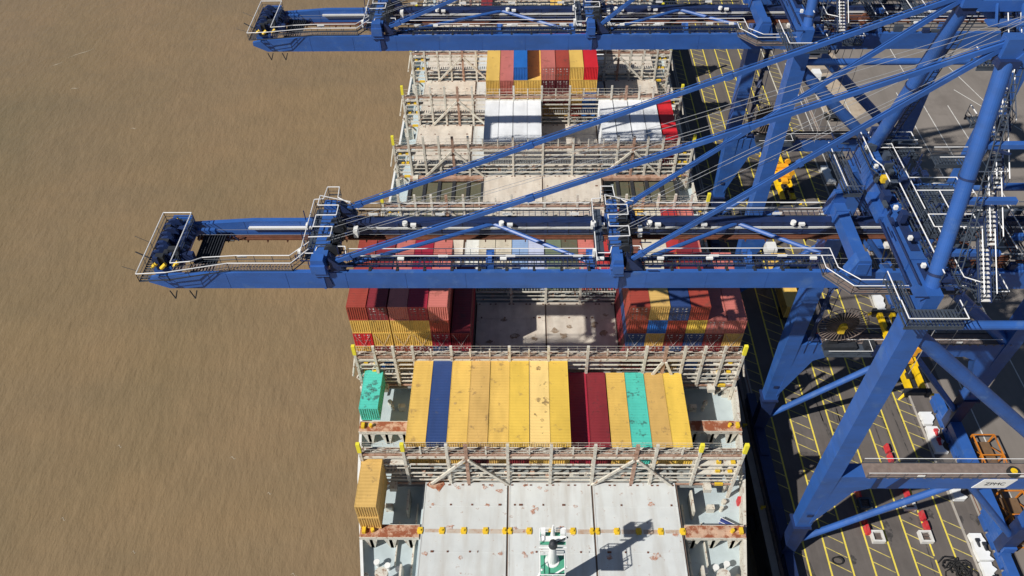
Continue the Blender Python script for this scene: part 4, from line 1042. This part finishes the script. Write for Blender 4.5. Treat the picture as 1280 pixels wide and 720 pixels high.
    pts = [rc+Vector((2.95*math.cos(2*math.pi*i/36), 0, 2.95*math.sin(2*math.pi*i/36))) for i in range(37)]; b.path(pts, .06, 5, 0)
    b.prism([(rc.x+1.9*math.cos(2*math.pi*i/28), rc.z+1.9*math.sin(2*math.pi*i/28)) for i in range(28)], 'y', rc.y+.05, rc.y+.35, 1)
    rl_ = b.build('cable_reel', [M['grate'], M['dark']], rt, keep=True)
    MB().tube(rc+Vector((0, -.5, 0)), rc+Vector((0, .9, 0)), .45, 12).box(rc.x-.5, rc.x+.2, rc.y-.6, rc.y+.3, rc.z-1.0, rc.z-.1).build('reel_hub', M['yellow'], rl_)
    MB().box(rc.x-.6, rc.x+.6, rc.y+.4, rc.y+1.0, 8.6, 13.6).box(rc.x-1, rc.x+3.0, rc.y-.1, rc.y+.9, 8.5, 9.2).box(rc.x+4, rc.x+5.2, rc.y-.1, rc.y+.9, 8.5, 9.5).build('reel_base', M['dark'], rl_)
    hrail(rt, [(34.2, YF-2.9, 8.6), (39.6, YF-2.9, 8.6), (39.6, YF-1.2, 8.6)], 1.0, .04)
    MB().box(34, 39.8, YF-3.0, YF-1.1, 8.5, 8.58).build('reel_platform', M['rail_dark'], rt)
    return rt, pb
cr_near, _ = crane('nearer blue quay crane, boom over the water across the middle of the photo')
# sign on the near portal beam of the near crane
def text_mesh(body, size, loc, rot, m, parent, name='sign_text', ext=.012):
    cu = bpy.data.curves.new(name, 'FONT'); cu.body = body; cu.size = size; cu.extrude = ext; cu.align_x = 'CENTER'; cu.align_y = 'CENTER'
    t = bpy.data.objects.new(name, cu); C.objects.link(t)
    dg = bpy.context.evaluated_depsgraph_get(); me = bpy.data.meshes.new_from_object(t.evaluated_get(dg))
    bpy.data.objects.remove(t); me.materials.clear(); me.materials.append(m)
    o = bpy.data.objects.new(name, me); C.objects.link(o); o.rotation_euler = rot
    off = Vector((0, 0, 0)); q_ = parent
    while q_ is not None: off += q_.location; q_ = q_.parent
    o.location = Vector(loc)-off; o.parent = parent
    return o
sg = MB().prism([(46.6, 6.2), (50.3, 6.2), (50.9, 8.0), (47.3, 8.0)], 'y', -6.17, -6.11).build('sign_plate', M['lamp'], cr_near)
text_mesh('ZPMC', .85, (48.8, -6.19, 7.1), (R(90), 0, 0), M['dark'], sg)
cr_far = copy_tree(cr_near, None, (0, 42.3, 0))
tag(cr_far, 'farther blue quay crane whose boom crosses the very top of the photo')
tt = MB().tube((50.2, -5.7, 8.64), (50.2, -5.7, 9.1), .62, 18).build('spare_tyre', M['tyre'], None)
tt.name = 'hanging_fender_tyre'; tag(tt, 'black tyre with a yellow hub lying on the near portal beam walkway', 'tyre')
MB().tube((50.2, -5.7, 8.70), (50.2, -5.7, 9.14), .36, 14).build('hub', M['spreader'], tt)

# ------------------------------------------------------------------ spreaders hanging from the trolleys
def spreader(X, Y, z, label):
    rt = empty('container_spreader', (X, Y, z), label, 'spreader', 'yellow spreaders under the cranes')
    b = MB()
    for s_ in (-.78, .78):
        b.box(X+s_-.26, X+s_+.26, Y-5.6, Y+5.6, z-.25, z+.45)
        b.box(X+s_-.36, X+s_+.36, Y-2.6, Y+2.6, z-.3, z+.6)
    b.build('main_beam', M['spreader'], rt)
    for s_ in (-1, 1):
        e = MB(); e.box(X-1.25, X+1.25, Y+s_*5.9-.3, Y+s_*5.9+.3, z-.25, z+.35)
        for sx in (-1, 1): e.box(X+sx*1.2-.25, X+sx*1.2+.25, Y+s_*6.0-.3, Y+s_*6.0+.3, z-.5, z+.5)
        o = e.build('end_beam', M['dark'], rt)
        for sx in (-1, 1):
            f = MB(); f.bar((X+sx*1.3, Y+s_*6.1, z-.1), (X+sx*1.8, Y+s_*6.3, z-.9 if sx < 0 else z+.1), .35, .2, w2=.2); f.build('flipper', M['spreader'], o)
    h = MB(); h.box(X-1.1, X+1.1, Y-1.5, Y-.6, z+.9, z+1.5); h.box(X-1.1, X+1.1, Y+.6, Y+1.5, z+.9, z+1.5); h.box(X-.45, X+.45, Y-2.4, Y+2.4, z+.65, z+1.1)
    for sx in (-.95, .95):
        for sy in (-1.4, 1.4): h.tube((X+sx, Y+sy-.12, z+1.95), (X+sx, Y+sy+.12, z+1.95), .45, 12)
    h.build('headblock', M['headblock'], rt, keep=True)
    c = MB()
    for i in range(7):
        sx, sy = random.uniform(-.9, .5), random.uniform(-4.5, 4.2); c.box(X+sx, X+sx+.6, Y+sy, Y+sy+.7, z+.45, z+.8)
    c.box(X-.2, X+.2, Y-5.2, Y+5.2, z-.1, z+.2)
    c.build('hydraulic_unit', M['dark'], rt)
    return rt
spreader(41.3, 8.4, 12.2, 'yellow spreader hanging behind the big leg of the nearer crane')
spreader(36.4, 45.6, 8.0, 'yellow spreader with orange headblock hanging under the farther crane')

# ------------------------------------------------------------------ things on the quay
def bin_(x, y, label, dark=False, rz=0):
    rt = empty('lashing_bin', (x, y, ZQ+.02), label, 'bin', 'square bins on the lane markings'); rt.rotation_euler = (0, 0, 0)
    b = MB(); z = ZQ+.03
    for s_ in (-1, 1):
        b.box(x-.8, x+.8, y+s_*.68-.12, y+s_*.68+.12, z, z+.7); b.box(x+s_*.68-.12, x+s_*.68+.12, y-.56, y+.56, z, z+.7)
    b.build('wall', M['offwhite'] if not dark else M['rail_dark'], rt)
    MB().box(x-.56, x+.56, y-.56, y+.56, z, z+.25).build('bottom', M['dark'], rt)
    f = MB()
    for i in range(9): f.bar((x-.5, y-.5+i*.12, z+.3), (x+.5, y-.45+i*.12, z+.3+random.random()*.25), .05, .05)
    f.build('rods', M['grate'], rt)
bin_(43.3, -3.1, 'white square bin left of the other white bins, with a red twin box behind')
bin_(49.6, -3.1, 'white square bin nearest to the bottom right, in front of the red boxes')
bin_(48.9, 1.5, 'white square bin just behind the blue lower brace')
bin_(43.0, 1.6, 'dark square bin standing in the crane shadow', True)
def redbox(x, y, label):
    rt = empty('red_barrier', (x, y, ZQ+.02), label, 'barrier', 'red barriers by the bins')
    for i in range(2):
        b = MB(); yy = y-.75+i*1.5; b.prism([(x-.32, ZQ+.03), (x+.32, ZQ+.03), (x+.2, ZQ+.5), (x+.13, ZQ+.9), (x-.13, ZQ+.9), (x-.2, ZQ+.5)], 'y', yy-.6, yy+.6)
        b.box(x-.08, x+.08, yy-.4, yy+.4, ZQ+.9, ZQ+1.0); b.build('barrier_block', M['red_box'], rt)
redbox(42.6, 3.8, 'red barrier pair half in the shadow by the portal beam edge'); redbox(42.3, -1.4, 'red barrier pair between the dark bin and the left white bin')
redbox(50.2, -.9, 'red barrier pair beside the right white bins'); redbox(49.2, 4.0, 'red barrier just showing below the portal beam')
redbox(41.6, 9.6, 'red barrier pair seen above the near portal beam, left'); redbox(48.7, 9.4, 'red barrier pair seen above the near portal beam, right')
redbox(44.0, 29.9, 'red barrier pair on the quay beyond the near crane boom')
# white protective covers along the landside rail
for i, (y0, y1) in enumerate(((-16, -10.2), (-10, -6.5), (-6.3, -2.7), (2.2, 4.3), (9.5, 13.8), (14.2, 16.3), (24, 30), (30.4, 34), (36, 41), (69, 74))):
    b = MB(); n = 7; L = [(55.25+random.uniform(-.05, .1), y0+(y1-y0)*j/n) for j in range(n+1)]; Rr = [(56.7+random.uniform(-.35, .45), y0+(y1-y0)*j/n) for j in range(n+1)]
    b.prism(L+Rr[::-1], 'z', ZQ+.03, ZQ+.55+random.uniform(0, .2))
    o = b.build('rail_cover', M['white']); tag(o, f'white ragged-edged cover along the landside rail, {ORD[i]} from the camera', 'rail cover', 'white covers along the landside rail')
for i, (x, y) in enumerate(((56.2, -9.5), (56.6, -5.1), (55.9, -4.6), (56.4, 12.1), (56.3, 10.6))):
    b = MB(); b.tube((x, y, ZQ+.6), (x, y+.7, ZQ+.75), .22, 8); b.box(x-.25, x+.25, y+.7, y+1.1, ZQ+.6, ZQ+1.0)
    o = b.build('cable_clamp', M['red_box'] if i > 2 else M['dark']); tag(o, ['dark clamp on the nearest white rail cover', 'dark clamp on a white rail cover, right of the bins', 'small dark clamp beside it on the white rail cover', 'red clamp on the white rail cover behind the portal beam, farther one', 'red clamp on the white rail cover just behind the portal beam'][i], 'clamp', 'clamps on the white covers '+('red' if i > 2 else 'dark'))
cbm = MB(); cbm.box(54.85, 55.15, -200, 300, ZQ+.004, ZQ+.10); tag(cbm.build('kerb', M['concrete']), kind='structure')
# open orange cages behind the landside leg
def cage(x, y, L, label):
    rt = empty('orange_cage', (x, y, ZQ), label, 'cage', 'orange cages behind the landside legs')
    b = MB(); z = ZQ+.05; Wd = 3.0; H = 2.6
    for dx in (0, Wd):
        for dy in (0, L/2, L): b.box(x+dx-.09, x+dx+.09, y+dy-.09, y+dy+.09, z, z+H)
        for zz in (.1, H): b.bar((x+dx, y, z+zz), (x+dx, y+L, z+zz), .16, .16)
        b.bar((x+dx, y, z+.1), (x+dx, y+L/2, z+H), .1, .1); b.bar((x+dx, y+L/2, z+H), (x+dx, y+L, z+.1), .1, .1)
    for dy in (0, L/2, L):
        for zz in (.1, H): b.bar((x, y+dy, z+zz), (x+Wd, y+dy, z+zz), .14, .14)
    b.build('frame', M['orange'], rt)
    MB().box(x+.3, x+Wd-.3, y+.3, y+L-.3, z+.3, z+1.2).build('load', M['brown_floor'], rt)
cage(60.2, 4.6, 6.5, 'orange cage with brown load just above the near portal beam'); cage(60.5, -4.4, 6.8, 'orange cage below the near portal beam by the sign'); cage(66.2, -3.0, 6, 'orange cage at the far right edge, partly hidden')
cage(66.0, 56.0, 8, 'orange lattice cage beyond the stairs at the right edge')
# cable heap
b = MB(); cx0, cy0 = 52.0, -8.0
for i in range(26):
    a0 = random.uniform(0, 6.28); r0 = random.uniform(.4, 1.5); ox, oy = random.uniform(-.9, .9), random.uniform(-.9, .9)
    pts = [(cx0+ox+r0*math.cos(a0+j*.5), cy0+oy+r0*math.sin(a0+j*.5), ZQ+.1+random.random()*.9) for j in range(7)]; b.path(pts, .08, 5)
tag(b.build('cable_heap', M['black']), 'tangled heap of black cable on the hatched lane at bottom right', 'cable')
b = MB()
pts = [(37.3+.7*math.cos(j*.6), -6.3+.5*math.sin(j*.6), ZQ+.1+.02*j) for j in range(14)]; b.path(pts, .09, 5)
tag(b.build('cable_coil', M['black']), 'small coil of black cable near the foot of the near leg', 'cable')

# terminal trucks
def truck(x, y, label, cont=None, cl=None, face=1):
    rt = empty('terminal_truck', (x, y, ZQ), label, 'truck', 'terminal trucks on the quay lanes')
    z = ZQ+.02
    MB().box(x-.45, x+.45, y-7.2, y+6.4, z+1.0, z+1.25).box(x-1.2, x+1.2, y-7.2, y-6.9, z+1.0, z+1.3).box(x-1.2, x+1.2, y+5.3, y+5.6, z+1.0, z+1.3).build('trailer', M['dark'], rt)
    c = MB(); c.prism([(y+6.6, z+.7), (y+9.4, z+.7), (y+9.4, z+1.9), (y+8.9, z+3.0), (y+6.9, z+3.0)], 'x', x-1.2, x+.5); c.box(x-1.2, x+1.2, y+6.2, y+9.6, z+.6, z+1.1)
    cab = c.build('cab', M['white'], rt)
    MB().prism([(y+9.43, z+1.9), (y+8.95, z+2.9), (y+8.9, z+2.9), (y+9.38, z+1.9)], 'x', x-1.05, x+.35).build('windscreen', M['glass'], cab)
    for yy in (-6, -4.7, 6.0, 8.8):
        for s_ in (-1, 1):
            w_ = MB(); w_.tube((x+s_*.8, y+yy, z+.5), (x+s_*1.2, y+yy, z+.5), .5, 14); w_.build('wheel', M['tyre'], rt)
    if cont: container(cont, x-CW/2, y-7.0, z+1.32, cl, 'containers carried by trucks', 12.19)
truck(40.2, 41.0, 'terminal truck carrying a yellow container between the cranes', 'yellow', 'yellow container riding on the truck on the quay beside the ship stern stacks')
truck(61.8, 96.0, 'terminal truck with an empty trailer on the pale paving, far top')
# rubber fenders and bollards along the quay edge
for i in range(12):
    y = -16+i*8.0
    b = MB(); b.tube((XQ-.55, y-1.0, ZQ-2.2), (XQ-.55, y+1.0, ZQ-2.2), .5, 12); b.box(XQ-.2, XQ+.0, y-1.2, y+1.2, ZQ-3.2, ZQ-1.2)
    tag(b.build('quay_fender', M['black']), f'black rubber fender on the quay wall beside the ship, {ORD[i]} from the camera', 'fender', 'fenders along the quay wall')
for i in range(8):
    y = -12+i*13.0
    b = MB(); b.tube((XQ+.45, y, ZQ+.16), (XQ+.45, y, ZQ+.6), .22, 12, r2=.18); b.tube((XQ+.25, y, ZQ+.62), (XQ+.85, y, ZQ+.62), .17, 10)
    tag(b.build('mooring_bollard', M['yellow']), f'yellow mooring bollard on the quay edge beside the hull, {ORD[i]} from the camera', 'bollard', 'bollards along the quay edge')
# folded cable guard along the quay edge
b = MB()
for i in range(120):
    y = -40+i*1.4; b.box(XQ+.95+random.uniform(0, .2), XQ+1.35+random.uniform(0, .3), y, y+1.4, ZQ+.02, ZQ+random.uniform(.12, .4))
b.isl = b.isl; tag(b.build('cable_trench_cover', M['grate']), 'long broken line of grey cable trench plates along the quay edge', 'cable cover')
# blue rolled net on the right side deck
b = MB(); b.tube((20.4, -5.9, DZ+.55), (23.0, -7.4, DZ+.55), .62, 14)
o = b.build('rolled_gangway', M['net_blue'], None); tag(o, 'dark blue rolled bundle on the right side deck by the rusted beam', 'bundle')
b = MB()
for a in range(6):
    t = a*math.pi/3; dx, dz = .3*math.cos(t), .64*math.sin(t); b.bar((20.3+.3*math.cos(t), -5.8+.5*math.cos(t), DZ+.55+.63*math.sin(t)), (22.9+.3*math.cos(t), -7.3+.5*math.cos(t), DZ+.55+.63*math.sin(t)), .06, .06)
b.build('strap', M['lamp'], o)
# person in red high-vis on the right side deck would be only a few pixels: a plain red box stands in
b = MB().box(23.0, 23.4, -3.6, -2.9, DZ+.06, DZ+1.3); tag(b.build('person_stand_in', M['red_box']), 'small red box standing in for a person at the right rail of the ship', 'person stand-in')
print('containers', NC, 'objects', len(bpy.data.objects))
